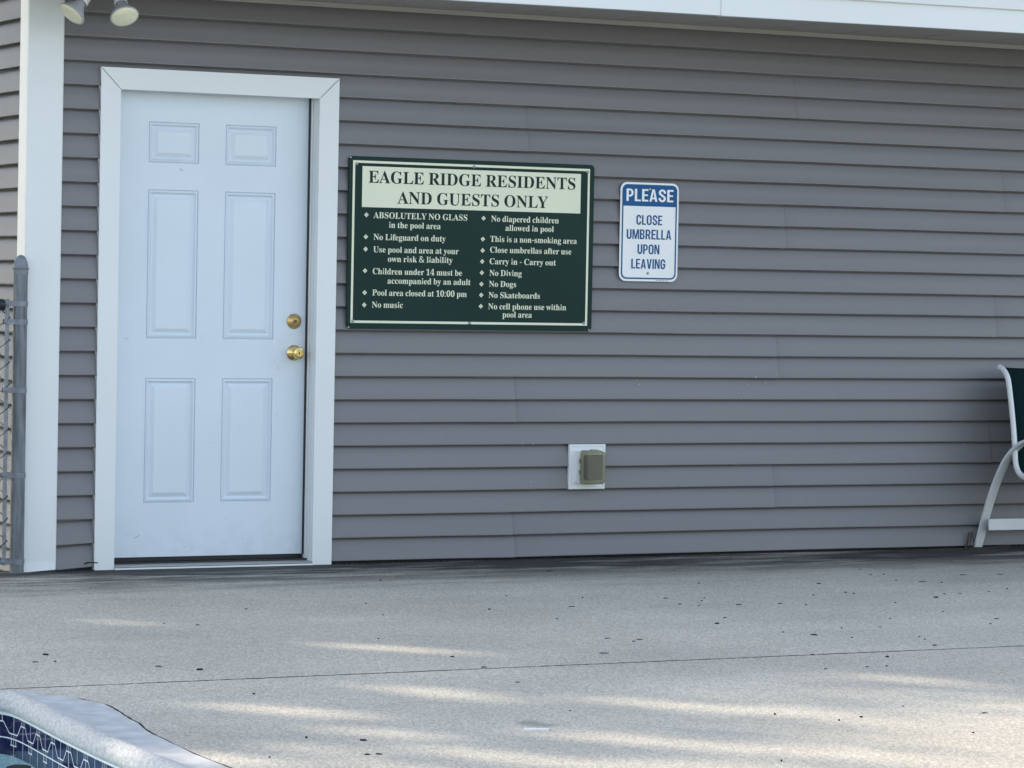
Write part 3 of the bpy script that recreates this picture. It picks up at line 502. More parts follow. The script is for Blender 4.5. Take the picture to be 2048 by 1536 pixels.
# ---------------------------------------------------------------- lettering
FONT = json.loads(r'''{"serif":{"&":[492,[[[187,-7],[144,-3],[107,9],[77,28],[54,54],[40,86],[36,125],[39,157],[48,185],[63,208],[84,228],[109,248],[139,266],[125,282],[112,300],[99,318],[89,337],[83,359],[81,382],[84,413],[95,439],[114,459],[139,475],[169,484],[204,487],[237,484],[266,475],[289,460],[306,439],[317,414],[320,383],[317,357],[308,333],[293,312],[273,293],[250,275],[224,258],[354,133],[370,155],[382,181],[389,200],[396,219],[401,240],[461,240],[453,212],[444,185],[434,160],[422,136],[408,115],[392,95],[490,0],[410,0],[352,56],[330,39],[307,24],[281,11],[254,1],[222,-5]],[[188,293],[212,308],[231,322],[245,336],[258,358],[262,383],[258,405],[246,423],[227,435],[202,439],[177,435],[156,424],[143,406],[138,383],[142,360],[151,338],[167,317]],[[189,46],[216,47],[241,52],[263,60],[282,70],[299,81],[314,93],[175,229],[152,215],[133,200],[118,185],[106,169],[100,150],[97,127],[100,104],[108,84],[122,68],[141,56],[163,48]]]],"-":[216,[[[27,154],[27,206],[189,206],[189,154]]]],"0":[375,[[[188,-7],[150,-3],[118,7],[91,24],[69,48],[51,76],[39,111],[30,150],[25,193],[23,241],[25,289],[30,332],[39,371],[51,405],[69,433],[91,456],[118,473],[150,483],[189,486],[225,483],[257,473],[283,456],[305,433],[322,405],[336,370],[345,331],[351,288],[353,240],[351,193],[345,150],[336,110],[322,76],[305,47],[283,24],[256,7],[225,-3]],[[188,37],[210,43],[227,61],[237,91],[243,131],[247,181],[248,240],[247,300],[243,349],[237,390],[227,419],[211,437],[189,443],[166,437],[150,419],[139,390],[132,349],[128,300],[127,240],[128,181],[132,131],[139,91],[150,61],[166,43]]]],"1":[375,[[[65,0],[65,36],[120,36],[135,38],[146,45],[152,58],[154,79],[154,416],[137,396],[122,380],[108,365],[87,351],[67,346],[52,349],[40,359],[31,375],[28,396],[50,402],[74,412],[91,420],[111,432],[132,447],[179,482],[254,482],[254,79],[256,61],[261,47],[271,38],[288,36],[343,36],[343,0]]]],"4":[375,[[[121,0],[121,36],[140,36],[161,38],[179,44],[191,58],[195,84],[195,125],[9,125],[9,166],[199,480],[293,480],[293,169],[363,169],[363,125],[293,125],[293,84],[297,58],[309,44],[327,38],[348,36],[357,36],[357,0]],[[56,169],[195,169],[195,287],[195,307],[195,328],[196,351],[197,373],[198,395],[199,416],[195,406],[189,394],[182,380],[174,366],[158,338],[151,327],[146,319]]]],":":[180,[[[89,278],[74,281],[60,289],[51,303],[48,324],[51,345],[60,359],[74,367],[89,369],[106,367],[119,359],[129,345],[132,324],[129,303],[119,289],[106,281]],[[89,-9],[74,-7],[60,1],[51,15],[48,36],[51,57],[60,71],[74,79],[89,81],[106,79],[119,71],[129,57],[132,36],[129,15],[119,1],[106,-7]]]],"A":[437,[[[-9,0],[-9,18],[9,21],[24,30],[36,47],[49,75],[206,466],[224,465],[384,87],[399,55],[411,34],[425,22],[443,18],[443,0],[229,0],[229,18],[259,21],[277,30],[283,46],[281,59],[273,81],[253,132],[103,132],[79,71],[77,65],[76,59],[75,53],[75,48],[87,26],[124,18],[128,18],[128,0]],[[113,161],[242,161],[177,319]]]],"B":[443,[[[16,0],[16,17],[45,22],[62,32],[72,51],[75,82],[75,369],[73,394],[69,412],[62,425],[51,433],[36,437],[15,439],[15,455],[220,455],[318,444],[377,409],[396,351],[384,302],[348,268],[287,247],[360,223],[404,185],[418,132],[413,93],[397,61],[371,35],[335,15],[291,4],[238,0]],[[182,252],[188,252],[220,254],[245,261],[263,272],[275,290],[282,314],[285,345],[283,373],[278,395],[269,412],[248,428],[216,434],[198,432],[188,425],[183,412],[182,391]],[[222,24],[248,27],[268,35],[283,49],[293,69],[299,95],[301,128],[298,162],[290,188],[277,208],[258,221],[231,228],[197,231],[182,231],[182,65],[184,46],[190,33],[202,26]]]],"C":[468,[[[257,-11],[213,-7],[174,3],[137,20],[105,43],[78,71],[56,104],[39,142],[29,184],[26,228],[30,273],[39,314],[56,351],[79,384],[106,412],[139,435],[176,452],[216,462],[259,465],[292,463],[328,454],[367,440],[377,436],[388,435],[408,443],[419,465],[437,465],[437,308],[420,308],[403,347],[381,380],[356,407],[328,427],[298,439],[265,443],[198,419],[157,347],[144,226],[159,114],[203,46],[278,24],[305,26],[331,33],[358,45],[383,61],[407,81],[428,106],[447,89],[395,33],[332,0]]]],"D":[496,[[[20,0],[20,17],[47,21],[63,30],[71,46],[74,75],[74,374],[71,407],[61,426],[43,435],[15,439],[15,455],[222,455],[296,449],[357,429],[405,396],[440,351],[461,295],[468,228],[441,101],[362,25],[228,0]],[[222,24],[262,30],[295,47],[319,75],[337,115],[347,166],[351,229],[336,342],[294,410],[223,433],[202,431],[190,423],[184,409],[182,385],[182,72],[184,48],[190,34],[202,27]]]],"E":[442,[[[14,0],[14,17],[44,20],[62,30],[72,48],[75,78],[75,369],[72,405],[62,425],[44,435],[16,439],[16,455],[399,455],[399,320],[383,320],[375,357],[361,386],[340,406],[312,420],[276,428],[232,430],[213,430],[200,428],[191,424],[186,417],[184,405],[183,388],[183,246],[193,246],[221,248],[243,256],[259,269],[272,288],[281,313],[288,345],[304,345],[304,118],[287,118],[284,143],[280,164],[273,181],[259,201],[241,213],[216,220],[185,222],[183,222],[183,67],[185,47],[192,35],[206,29],[230,28],[261,29],[289,32],[313,39],[335,48],[354,60],[371,75],[386,94],[399,116],[411,143],[430,143],[402,0]]]],"G":[508,[[[268,-10],[222,-7],[179,3],[141,19],[108,42],[80,70],[57,103],[41,141],[31,183],[28,229],[31,274],[41,315],[57,352],[80,385],[107,413],[139,435],[176,452],[215,462],[257,465],[293,463],[330,454],[369,441],[379,437],[388,436],[398,438],[406,443],[412,452],[419,465],[437,465],[437,308],[420,308],[409,334],[397,357],[382,379],[366,397],[348,413],[329,426],[309,436],[288,441],[267,443],[200,419],[159,347],[146,228],[150,163],[161,110],[180,67],[206,37],[238,19],[275,13],[308,16],[328,27],[339,45],[343,71],[343,128],[339,154],[329,170],[309,179],[275,182],[275,198],[500,198],[500,182],[473,179],[457,171],[449,155],[446,128],[446,29],[387,7],[328,-6]]]],"I":[261,[[[13,0],[13,17],[42,23],[61,32],[72,49],[75,75],[75,387],[72,412],[63,427],[45,435],[13,439],[13,455],[244,455],[244,439],[214,435],[196,427],[186,412],[183,387],[183,77],[184,59],[187,44],[194,34],[206,26],[223,21],[246,17],[246,0]]]],"L":[426,[[[15,0],[15,17],[45,22],[62,32],[72,50],[75,81],[75,379],[71,407],[62,425],[44,434],[16,439],[16,455],[250,455],[250,439],[226,437],[208,434],[196,427],[188,416],[183,401],[182,379],[182,83],[183,62],[185,47],[191,37],[200,31],[214,28],[234,28],[264,29],[291,33],[315,40],[335,49],[354,63],[370,80],[384,100],[397,125],[409,154],[427,154],[402,0]]]],"N":[494,[[[403,-11],[107,350],[107,79],[110,49],[119,31],[136,21],[167,17],[167,0],[18,0],[18,17],[39,19],[54,23],[65,30],[71,41],[75,57],[76,79],[76,388],[49,421],[36,433],[28,436],[18,439],[18,455],[156,455],[391,169],[391,377],[390,399],[386,414],[379,425],[369,431],[353,436],[331,439],[331,455],[480,455],[480,439],[450,434],[433,425],[425,407],[422,377],[422,-11]]]],"O":[525,[[[261,-11],[228,-9],[198,-3],[169,7],[142,21],[117,38],[94,58],[75,81],[58,106],[45,134],[35,163],[29,195],[28,228],[29,260],[35,292],[45,321],[58,349],[75,374],[95,397],[117,417],[143,434],[170,448],[200,458],[232,464],[265,466],[298,464],[328,458],[357,448],[384,435],[409,418],[431,399],[451,376],[467,351],[481,323],[490,293],[496,261],[498,228],[496,195],[490,163],[481,134],[467,106],[450,81],[430,58],[408,38],[383,21],[355,7],[325,-3],[294,-9]],[[265,12],[328,36],[367,108],[379,228],[376,293],[365,346],[348,389],[324,419],[294,437],[260,443],[196,419],[158,347],[145,228],[149,163],[159,109],[177,67],[201,37],[230,18]]]],"P":[418,[[[15,0],[15,17],[45,22],[62,32],[72,50],[75,81],[75,379],[71,406],[62,424],[44,434],[16,439],[16,455],[214,455],[265,454],[306,449],[336,440],[357,429],[375,415],[390,398],[400,378],[407,356],[409,332],[404,296],[390,266],[367,240],[334,221],[292,209],[242,206],[182,206],[182,81],[185,50],[194,32],[212,22],[242,17],[242,0]],[[182,230],[201,230],[231,232],[255,240],[272,253],[283,271],[290,297],[292,329],[290,361],[285,387],[275,406],[261,420],[241,428],[216,431],[199,429],[189,424],[184,414],[182,398]]]],"R":[473,[[[15,0],[15,17],[45,22],[62,32],[72,50],[75,81],[75,379],[71,406],[62,424],[44,434],[16,439],[16,455],[217,455],[278,452],[329,442],[367,426],[395,403],[412,372],[417,334],[406,285],[372,248],[315,224],[432,50],[443,36],[452,26],[463,19],[478,17],[480,17],[480,0],[338,0],[201,212],[182,212],[182,81],[185,50],[194,32],[212,22],[242,17],[242,0]],[[182,234],[203,234],[235,236],[261,245],[280,258],[293,278],[301,304],[304,336],[295,389],[268,421],[224,431],[202,429],[190,422],[184,409],[182,385]]]],"S":[390,[[[43,-11],[43,158],[62,158],[75,113],[91,77],[111,50],[136,30],[164,19],[197,15],[220,17],[241,24],[257,36],[273,60],[279,89],[273,117],[255,140],[225,160],[163,191],[127,210],[99,231],[77,253],[62,276],[53,302],[50,332],[52,358],[57,381],[67,403],[80,421],[96,437],[115,449],[136,459],[160,464],[185,466],[206,465],[229,461],[255,456],[282,448],[291,446],[296,445],[300,445],[313,450],[320,466],[339,466],[339,319],[322,319],[315,343],[305,365],[293,385],[280,402],[265,417],[248,429],[222,441],[194,445],[163,440],[140,426],[125,406],[120,380],[124,356],[137,336],[151,325],[168,314],[189,303],[253,273],[279,260],[300,247],[317,233],[337,211],[350,188],[357,162],[359,133],[357,106],[350,80],[339,58],[323,38],[304,21],[281,8],[254,-2],[225,-8],[192,-10],[175,-9],[158,-8],[142,-4],[126,1],[110,6],[98,9],[90,11],[85,12],[75,11],[69,7],[65,0],[61,-11]]]],"T":[423,[[[92,0],[92,17],[123,21],[142,31],[152,50],[156,81],[156,433],[149,433],[116,430],[88,420],[65,403],[47,380],[35,352],[29,318],[11,318],[11,455],[410,455],[410,317],[394,317],[375,382],[333,420],[269,433],[263,433],[263,81],[267,49],[276,30],[296,21],[328,17],[328,0]]]],"U":[492,[[[248,-13],[192,-8],[147,6],[114,29],[91,61],[78,103],[73,155],[73,379],[70,406],[61,424],[43,434],[15,439],[15,455],[240,455],[240,439],[219,436],[202,432],[192,425],[185,415],[182,400],[181,379],[181,140],[183,104],[191,74],[203,51],[221,35],[245,25],[275,22],[340,37],[379,83],[392,159],[392,378],[389,406],[379,423],[360,433],[328,439],[328,455],[474,455],[474,439],[448,432],[433,421],[425,404],[422,378],[422,181],[418,118],[403,69],[380,32],[346,7],[302,-8]]]],"Y":[426,[[[101,0],[101,17],[131,22],[148,32],[157,50],[161,81],[161,179],[46,387],[29,414],[14,429],[7,433],[1,435],[-6,437],[-13,438],[-13,455],[207,455],[207,438],[195,438],[179,436],[167,432],[158,425],[156,416],[158,405],[164,392],[248,226],[333,366],[345,389],[349,408],[336,430],[298,438],[295,438],[295,455],[439,455],[439,438],[423,434],[409,424],[396,411],[383,392],[268,203],[268,81],[271,50],[280,32],[298,22],[328,17],[328,0]]]],"a":[344,[[[255,-10],[226,-5],[208,10],[200,35],[168,11],[133,-4],[95,-9],[64,-4],[40,11],[25,34],[20,63],[25,91],[39,115],[63,136],[98,155],[143,173],[199,190],[199,241],[196,266],[187,282],[171,292],[148,296],[115,290],[104,274],[106,268],[113,257],[121,243],[123,231],[120,215],[110,202],[95,194],[77,191],[59,194],[45,203],[36,218],[33,236],[37,259],[49,278],[69,295],[95,308],[115,314],[137,317],[162,318],[205,315],[239,307],[263,292],[280,271],[290,244],[293,210],[293,62],[293,48],[295,40],[298,36],[304,34],[312,36],[320,42],[329,28],[306,7],[281,-6]],[[151,34],[162,35],[174,41],[187,50],[199,63],[199,169],[154,151],[127,123],[118,84],[122,56],[133,39]]]],"b":[361,[[[43,-11],[43,388],[41,414],[37,428],[26,436],[8,439],[8,455],[138,455],[138,279],[162,301],[190,314],[221,318],[244,316],[265,310],[284,299],[301,284],[315,266],[326,245],[335,221],[340,195],[342,166],[340,133],[333,103],[323,75],[308,51],[291,30],[270,13],[246,0],[220,-8],[192,-10],[162,-6],[133,7],[105,28],[53,-11]],[[183,14],[204,18],[220,30],[232,49],[239,77],[244,114],[245,160],[244,197],[239,228],[231,251],[212,273],[184,280],[169,277],[155,270],[144,257],[138,242],[138,69],[143,38],[158,20]]]],"c":[293,[[[156,-10],[131,-8],[108,-1],[87,11],[67,26],[51,45],[38,68],[28,93],[21,120],[19,150],[22,181],[29,210],[40,237],[55,260],[74,280],[96,297],[120,309],[146,317],[175,319],[204,317],[230,310],[250,298],[271,275],[277,245],[275,228],[266,215],[253,207],[236,204],[214,209],[201,225],[196,251],[196,256],[197,261],[197,266],[197,271],[190,290],[169,297],[138,285],[118,248],[112,187],[115,142],[123,105],[137,76],[156,55],[178,42],[204,38],[227,42],[250,53],[271,72],[285,60],[248,21],[205,-2]]]],"d":[370,[[[140,-10],[117,-8],[97,-1],[78,10],[61,26],[47,44],[35,66],[26,91],[21,118],[19,147],[21,180],[27,210],[36,237],[48,261],[63,281],[81,297],[101,309],[123,316],[146,318],[175,314],[201,301],[223,280],[223,401],[220,419],[212,430],[198,437],[176,439],[176,455],[319,455],[319,75],[320,54],[325,41],[335,32],[353,28],[353,11],[315,8],[271,1],[223,-10],[223,39],[201,12],[173,-5]],[[171,28],[187,31],[202,41],[215,56],[223,76],[223,242],[217,257],[206,270],[191,278],[174,281],[147,273],[130,250],[123,225],[119,193],[118,153],[119,115],[123,83],[130,58],[146,36]]]],"e":[301,[[[154,-10],[129,-8],[106,-1],[85,10],[66,26],[50,45],[37,69],[27,95],[21,125],[19,157],[21,187],[28,215],[38,240],[51,263],[68,282],[87,298],[109,309],[132,316],[157,318],[193,314],[224,301],[249,280],[268,251],[279,216],[283,173],[283,166],[117,166],[127,97],[154,56],[199,42],[225,47],[248,62],[270,86],[285,73],[248,27],[205,-1]],[[116,192],[201,192],[201,215],[201,241],[198,261],[193,277],[181,292],[161,297],[136,286],[121,255],[116,203]]]],"f":[214,[[[15,0],[15,16],[30,18],[40,22],[46,27],[50,35],[52,48],[52,73],[52,277],[16,277],[16,310],[52,310],[52,353],[56,386],[67,413],[85,436],[109,452],[139,461],[174,465],[200,463],[222,456],[240,446],[257,425],[263,400],[260,381],[252,367],[239,358],[224,355],[208,358],[195,365],[187,376],[185,391],[187,405],[193,420],[194,423],[196,426],[197,430],[197,433],[193,441],[180,443],[163,440],[153,430],[149,413],[148,390],[148,310],[203,310],[203,277],[148,277],[148,65],[150,40],[158,26],[173,18],[199,16],[199,0]]]],"g":[327,[[[146,-140],[106,-138],[73,-132],[48,-122],[22,-100],[14,-75],[20,-54],[38,-38],[69,-26],[44,-10],[29,9],[24,30],[28,54],[42,74],[57,86],[77,98],[102,110],[58,135],[31,169],[22,212],[27,242],[40,268],[53,282],[69,295],[88,305],[109,312],[132,317],[157,318],[183,317],[208,312],[233,304],[317,304],[317,268],[268,268],[281,248],[289,226],[291,203],[288,176],[276,151],[258,131],[234,116],[215,108],[194,104],[172,103],[164,103],[157,103],[149,104],[142,104],[126,102],[112,94],[104,84],[101,71],[111,55],[141,49],[175,49],[208,48],[236,45],[259,40],[285,29],[303,13],[312,-9],[316,-37],[311,-67],[296,-92],[272,-113],[239,-128],[197,-137]],[[157,124],[178,130],[190,146],[195,163],[198,184],[199,211],[198,238],[195,260],[190,276],[178,292],[157,297],[137,292],[124,276],[118,260],[115,238],[114,211],[115,184],[118,163],[124,146],[137,130]],[[161,-116],[218,-111],[252,-94],[263,-66],[260,-51],[249,-41],[231,-36],[205,-34],[97,-34],[79,-52],[73,-73],[79,-89],[95,-103],[111,-111],[133,-115]]]],"h":[381,[[[18,0],[18,16],[35,19],[45,26],[51,37],[52,56],[52,399],[51,417],[46,429],[36,437],[19,440],[19,455],[148,455],[148,267],[175,295],[207,313],[243,318],[292,306],[321,271],[330,212],[330,56],[332,38],[337,26],[347,19],[363,16],[363,0],[202,0],[202,16],[207,16],[228,26],[235,56],[235,217],[234,241],[229,258],[219,268],[203,271],[183,267],[164,255],[148,235],[148,56],[149,38],[154,26],[164,19],[180,16],[180,0]]]],"i":[198,[[[101,362],[81,366],[65,376],[54,393],[50,412],[54,432],[65,449],[81,460],[101,463],[120,460],[137,449],[147,432],[151,412],[147,393],[136,376],[120,366]],[[18,0],[18,16],[35,19],[45,26],[51,37],[52,56],[52,252],[51,272],[47,285],[37,291],[20,293],[21,310],[148,310],[148,56],[150,38],[154,26],[164,19],[180,16],[180,0]]]],"k":[359,[[[17,0],[17,16],[35,19],[45,26],[51,38],[52,56],[52,398],[51,417],[47,429],[38,436],[20,439],[21,455],[148,455],[148,169],[227,248],[240,264],[244,278],[235,290],[209,293],[206,293],[206,310],[345,310],[345,293],[320,289],[297,278],[275,260],[222,209],[346,34],[360,21],[376,16],[376,0],[211,0],[211,16],[217,16],[234,20],[239,32],[237,40],[232,49],[163,147],[148,134],[148,56],[149,38],[154,26],[164,19],[180,16],[180,0]]]],"l":[199,[[[18,0],[18,16],[35,19],[45,26],[51,37],[52,56],[52,398],[51,417],[47,429],[38,436],[20,439],[20,455],[148,455],[148,56],[150,38],[154,26],[164,19],[180,16],[180,0]]]],"m":[554,[[[18,0],[18,16],[35,19],[45,26],[51,37],[52,56],[52,253],[51,271],[46,284],[36,291],[19,294],[19,310],[146,310],[146,265],[173,294],[204,312],[237,318],[277,312],[305,293],[320,261],[348,293],[381,312],[418,318],[465,306],[494,271],[504,212],[504,56],[505,38],[510,26],[520,19],[536,16],[536,0],[377,0],[377,16],[393,19],[403,26],[408,38],[410,56],[410,217],[408,241],[404,258],[394,268],[377,271],[358,268],[341,256],[324,237],[324,56],[326,38],[331,26],[340,19],[356,16],[356,0],[199,0],[199,16],[215,19],[225,26],[230,38],[232,56],[232,217],[230,241],[226,258],[216,268],[199,271],[180,267],[162,255],[146,235],[146,56],[148,38],[152,27],[162,19],[177,16],[177,0]]]],"n":[381,[[[18,0],[18,16],[35,19],[45,26],[51,37],[52,56],[52,253],[51,271],[46,284],[36,291],[19,294],[19,310],[148,310],[148,267],[175,296],[207,313],[243,318],[292,306],[321,271],[330,212],[330,56],[332,38],[337,26],[347,19],[363,16],[363,0],[202,0],[202,16],[207,16],[228,26],[235,56],[235,217],[234,241],[229,258],[219,268],[203,271],[183,267],[164,255],[148,235],[148,56],[149,38],[154,26],[164,19],[180,16],[180,0]]]],"o":[336,[[[169,-10],[140,-8],[114,-1],[90,11],[69,27],[52,47],[38,70],[27,96],[21,124],[19,154],[21,184],[27,213],[38,239],[52,262],[69,281],[90,297],[114,309],[140,316],[168,318],[196,316],[222,309],[245,298],[266,282],[283,263],[298,240],[308,214],[315,185],[317,154],[315,123],[308,94],[298,69],[284,46],[266,26],[245,11],[222,-1],[197,-8]],[[169,11],[193,18],[209,39],[214,56],[217,81],[219,102],[219,126],[220,154],[218,206],[214,245],[208,271],[192,292],[169,299],[144,292],[128,271],[122,245],[118,206],[117,154],[117,127],[118,103],[120,82],[123,56],[128,39],[144,18]]]],"p":[371,[[[17,-139],[17,-124],[31,-122],[40,-117],[47,-110],[50,-101],[52,-86],[52,-64],[52,243],[51,269],[46,283],[37,291],[19,295],[19,310],[143,310],[143,263],[166,294],[195,313],[230,319],[253,317],[274,310],[293,298],[309,283],[323,264],[335,241],[343,216],[348,189],[350,160],[348,128],[343,99],[334,72],[323,48],[308,28],[291,12],[272,0],[250,-8],[227,-10],[196,-5],[170,9],[148,32],[148,-58],[149,-81],[152,-99],[158,-110],[167,-118],[180,-121],[197,-123],[197,-139]],[[195,28],[222,36],[239,59],[247,84],[251,116],[253,154],[251,192],[247,223],[241,248],[225,270],[199,278],[179,273],[162,259],[148,235],[148,69],[160,46],[176,33]]]],"r":[287,[[[18,0],[18,16],[35,19],[45,26],[51,37],[52,56],[52,252],[51,273],[46,285],[37,291],[20,293],[21,310],[146,310],[146,252],[158,272],[172,288],[187,301],[210,314],[233,318],[258,315],[275,304],[286,287],[289,266],[287,248],[278,234],[265,225],[248,222],[233,224],[222,231],[214,240],[207,250],[199,257],[189,260],[175,255],[162,241],[152,220],[149,192],[149,56],[152,37],[159,25],[173,19],[197,16],[197,0]]]],"s":[288,[[[151,-10],[132,-8],[110,-3],[87,6],[80,8],[73,9],[60,4],[51,-9],[36,-9],[36,105],[53,105],[61,79],[72,57],[87,39],[112,21],[140,15],[162,18],[179,27],[189,40],[192,58],[183,84],[156,105],[107,130],[85,142],[68,155],[54,169],[41,193],[37,220],[40,247],[49,270],[65,291],[86,306],[111,316],[141,319],[153,318],[166,316],[181,312],[199,308],[206,306],[210,305],[213,305],[223,308],[230,319],[244,319],[244,222],[228,222],[220,244],[209,262],[196,277],[174,291],[149,296],[130,294],[116,286],[108,274],[105,259],[107,244],[115,232],[128,222],[146,212],[191,189],[212,178],[229,165],[241,151],[253,127],[257,95],[254,65],[244,39],[228,18],[206,2],[181,-7]]]],"t":[228,[[[124,-9],[99,-7],[80,-1],[66,10],[56,26],[50,46],[48,71],[48,279],[20,279],[20,300],[46,324],[68,347],[88,369],[105,389],[118,407],[129,424],[144,424],[144,310],[208,310],[208,279],[144,279],[144,82],[146,64],[149,51],[157,43],[168,40],[189,49],[206,75],[222,66],[198,24],[165,-1]]]],"u":[375,[[[131,-10],[103,-7],[81,2],[65,17],[54,38],[48,65],[46,97],[46,248],[44,268],[39,282],[29,291],[11,294],[11,310],[142,310],[142,74],[144,58],[151,46],[162,38],[177,36],[205,43],[228,66],[228,248],[226,269],[221,283],[209,291],[189,294],[189,310],[324,310],[324,70],[326,51],[331,39],[342,33],[360,30],[360,13],[321,10],[277,3],[228,-10],[228,40],[209,19],[186,3],[160,-7]]]],"v":[306,[[[142,-10],[38,248],[30,267],[22,281],[12,290],[-3,293],[-3,310],[164,310],[164,294],[156,294],[136,290],[129,276],[129,272],[130,268],[185,122],[236,253],[240,264],[241,272],[232,289],[203,294],[203,310],[305,310],[305,295],[289,289],[278,279],[269,264],[260,243],[160,-10]]]],"w":[435,[[[122,-10],[17,265],[12,276],[6,284],[-1,290],[-11,293],[-11,310],[138,310],[138,293],[127,292],[120,289],[116,284],[114,276],[115,271],[116,266],[117,259],[120,253],[167,127],[211,235],[201,266],[195,280],[190,288],[181,293],[168,295],[168,310],[323,310],[323,293],[302,288],[296,276],[296,273],[296,269],[297,265],[298,262],[336,141],[382,256],[386,266],[387,275],[385,283],[380,289],[370,292],[356,295],[356,310],[445,310],[445,295],[433,292],[425,284],[418,273],[412,258],[304,-10],[289,-10],[223,197],[140,-10]]]],"y":[300,[[[52,-140],[29,-137],[10,-125],[-3,-107],[-7,-84],[-4,-67],[5,-53],[18,-43],[36,-40],[51,-42],[64,-49],[72,-61],[75,-76],[74,-79],[74,-81],[74,-84],[74,-87],[77,-96],[86,-99],[99,-92],[114,-74],[122,-60],[129,-44],[135,-26],[140,-5],[36,251],[30,264],[25,275],[19,283],[15,287],[8,292],[-3,293],[-5,293],[-5,310],[162,310],[162,293],[146,292],[136,289],[130,284],[128,275],[129,271],[130,267],[131,262],[133,257],[185,119],[230,241],[234,251],[236,260],[237,267],[238,274],[236,284],[229,289],[219,292],[203,293],[203,310],[300,310],[300,293],[287,290],[277,281],[268,265],[259,242],[162,-24],[151,-53],[140,-77],[129,-96],[113,-117],[95,-131],[76,-138]]]]}}''')
def text_mesh(bm, s, x0, x1, zb, cap, font, y, capu=None, jit=0, bold=0):
    F = FONT[font]; sp = 165
    capu = capu or max(p[1] for l in F['E'][1] for p in l)
    wid = 0; items = []
    for ch in s:
        if ch == ' ': wid += sp; continue
        adv, loops = F[ch]; items.append((wid, loops)); wid += adv
    # extent of the ink
    xmin = items[0][0]+min(p[0] for l in items[0][1] for p in l); xmax = items[-1][0]+max(p[0] for l in items[-1][1] for p in l)
    kx = (x1-x0-2*bold)/(xmax-xmin); kz = cap/capu
    for ox, loops in items:
        pl = [[((ox+a-xmin)*kx, b*kz) for a, b in l] for l in loops]
        sheet(bm, pl, lambda a, b: (x0+bold+a, y, zb+b))
def arc(cx, cy, rx, ry, a0, a1, n=8):
    return [(cx+rx*math.cos(R(a0+(a1-a0)*k/n)), cy+ry*math.sin(R(a0+(a1-a0)*k/n))) for k in range(n+1)]
def pen(path, t=16):
    P = [Vector(p) for p in path]; P = [p for k, p in enumerate(P) if k == 0 or (p-P[k-1]).length > .01]; a = []; b = []
    for k, p in enumerate(P):
        d1 = (p-P[k-1]).normalized() if k else (P[1]-p).normalized(); d2 = (P[k+1]-p).normalized() if k < len(P)-1 else d1
        n1 = Vector((-d1.y, d1.x)); n2 = Vector((-d2.y, d2.x)); m = (n1+n2).normalized(); q = min(1.5, 1/max(.4, m.dot(n1)))
        a.append(tuple(p+m*q*t/2)); b.append(tuple(p-m*q*t/2))
    return a+b[::-1]
def sign_glyph(c):
    t, h = 17, 14
    if c == 'I': return 17, [[(0, 0), (17, 0), (17, 100), (0, 100)]]
    if c == 'L': return 44, [[(0, 0), (44, 0), (44, h), (t, h), (t, 100), (0, 100)]]
    if c == 'E': return 46, [[(0, 0), (46, 0), (46, h), (t, h), (t, 44), (43, 44), (43, 57), (t, 57), (t, 86), (46, 86), (46, 100), (0, 100)]]
    if c == 'A': return 58, [[(0, 0), (16, 0), (20, 20), (38, 20), (42, 0), (58, 0), (38, 100), (20, 100)], [(22.5, 33), (35.5, 33), (29, 78)]]
    if c == 'V': return 56, [[(0, 100), (18, 0), (38, 0), (56, 100), (39, 100), (28, 26), (17, 100)]]
    if c == 'N': return 56, [[(0, 0), (15, 0), (15, 66), (39, 0), (56, 0), (56, 100), (41, 100), (41, 36), (18, 100), (0, 100)]]
    if c == 'M': return 72, [[(0, 0), (14, 0), (14, 68), (29, 0), (43, 0), (58, 68), (58, 0), (72, 0), (72, 100), (51, 100), (36, 30), (21, 100), (0, 100)]]
    if c == 'O': return 56, [rrect(0, 56, -1, 101, 27, 8), rrect(t, 56-t, 13, 87, 10.9, 8)]
    if c == 'U': return 54, [pen([(8.5, 100)]+arc(27, 30, 18.5, 23, 180, 360, 14)+[(45.5, 100)], 17)]
    if c == 'C': return 54, [pen([(45.5, 66)]+arc(27, 70, 18.5, 24, 0, 180, 14)+arc(27, 30, 18.5, 24, 180, 360, 14)+[(45.5, 34)], 17)]
    if c == 'G': return 56, [pen([(47, 66)]+arc(27.5, 70, 19, 24, 0, 180, 14)+arc(27.5, 30, 19, 24, 180, 350, 14)+[(47, 46), (28, 46)], 16)]
    if c == 'S': return 54, [pen([(45.5, 68)]+arc(27, 73, 18.5, 21, 0, 180, 12)+arc(27, 73, 18.5, 17, 180, 235, 5)+arc(27, 28, 18.5, 17, 55, 0, 5)+arc(27, 27, 18.5, 21, 0, -180, 12)+[(8.5, 32)], 16)]
    if c == 'P': return 52, [[(0, 0), (t, 0), (t, 36)]+arc(27, 68, 25, 32, -90, 90)+[(0, 100)], [(t, 50)]+arc(26, 68, 10, 18, -90, 90)+[(t, 86)]]
    if c == 'R': return 56, [[(0, 0), (t, 0), (t, 38), (25, 38), (38, 0), (57, 0), (41, 42)]+arc(29, 70, 25, 30, -50, 90)+[(0, 100)], [(t, 52)]+arc(28, 69, 10, 17, -90, 90)+[(t, 86)]]
    if c == 'B': return 54, [[(0, 0)]+arc(29, 27, 25, 27, -90, 62)+arc(28, 76, 23, 24, -52, 90)+[(0, 100)], [(t, 14)]+arc(27, 29.5, 10, 15.5, -90, 90)+[(t, 45)], [(t, 58)]+arc(27, 72, 9, 14, -90, 90)+[(t, 86)]]
def sign_text(bm, s, x0, x1, zb, cap, y):
    wid = 0; it = []
    for c in s:
        w_, l = sign_glyph(c); it.append((wid, l)); wid += w_+9
    k = (x1-x0)/(wid-9)
    for ox, l in it: sheet(bm, l, lambda a, b: (x0+(ox+a)*k, y, zb+b*cap/100))

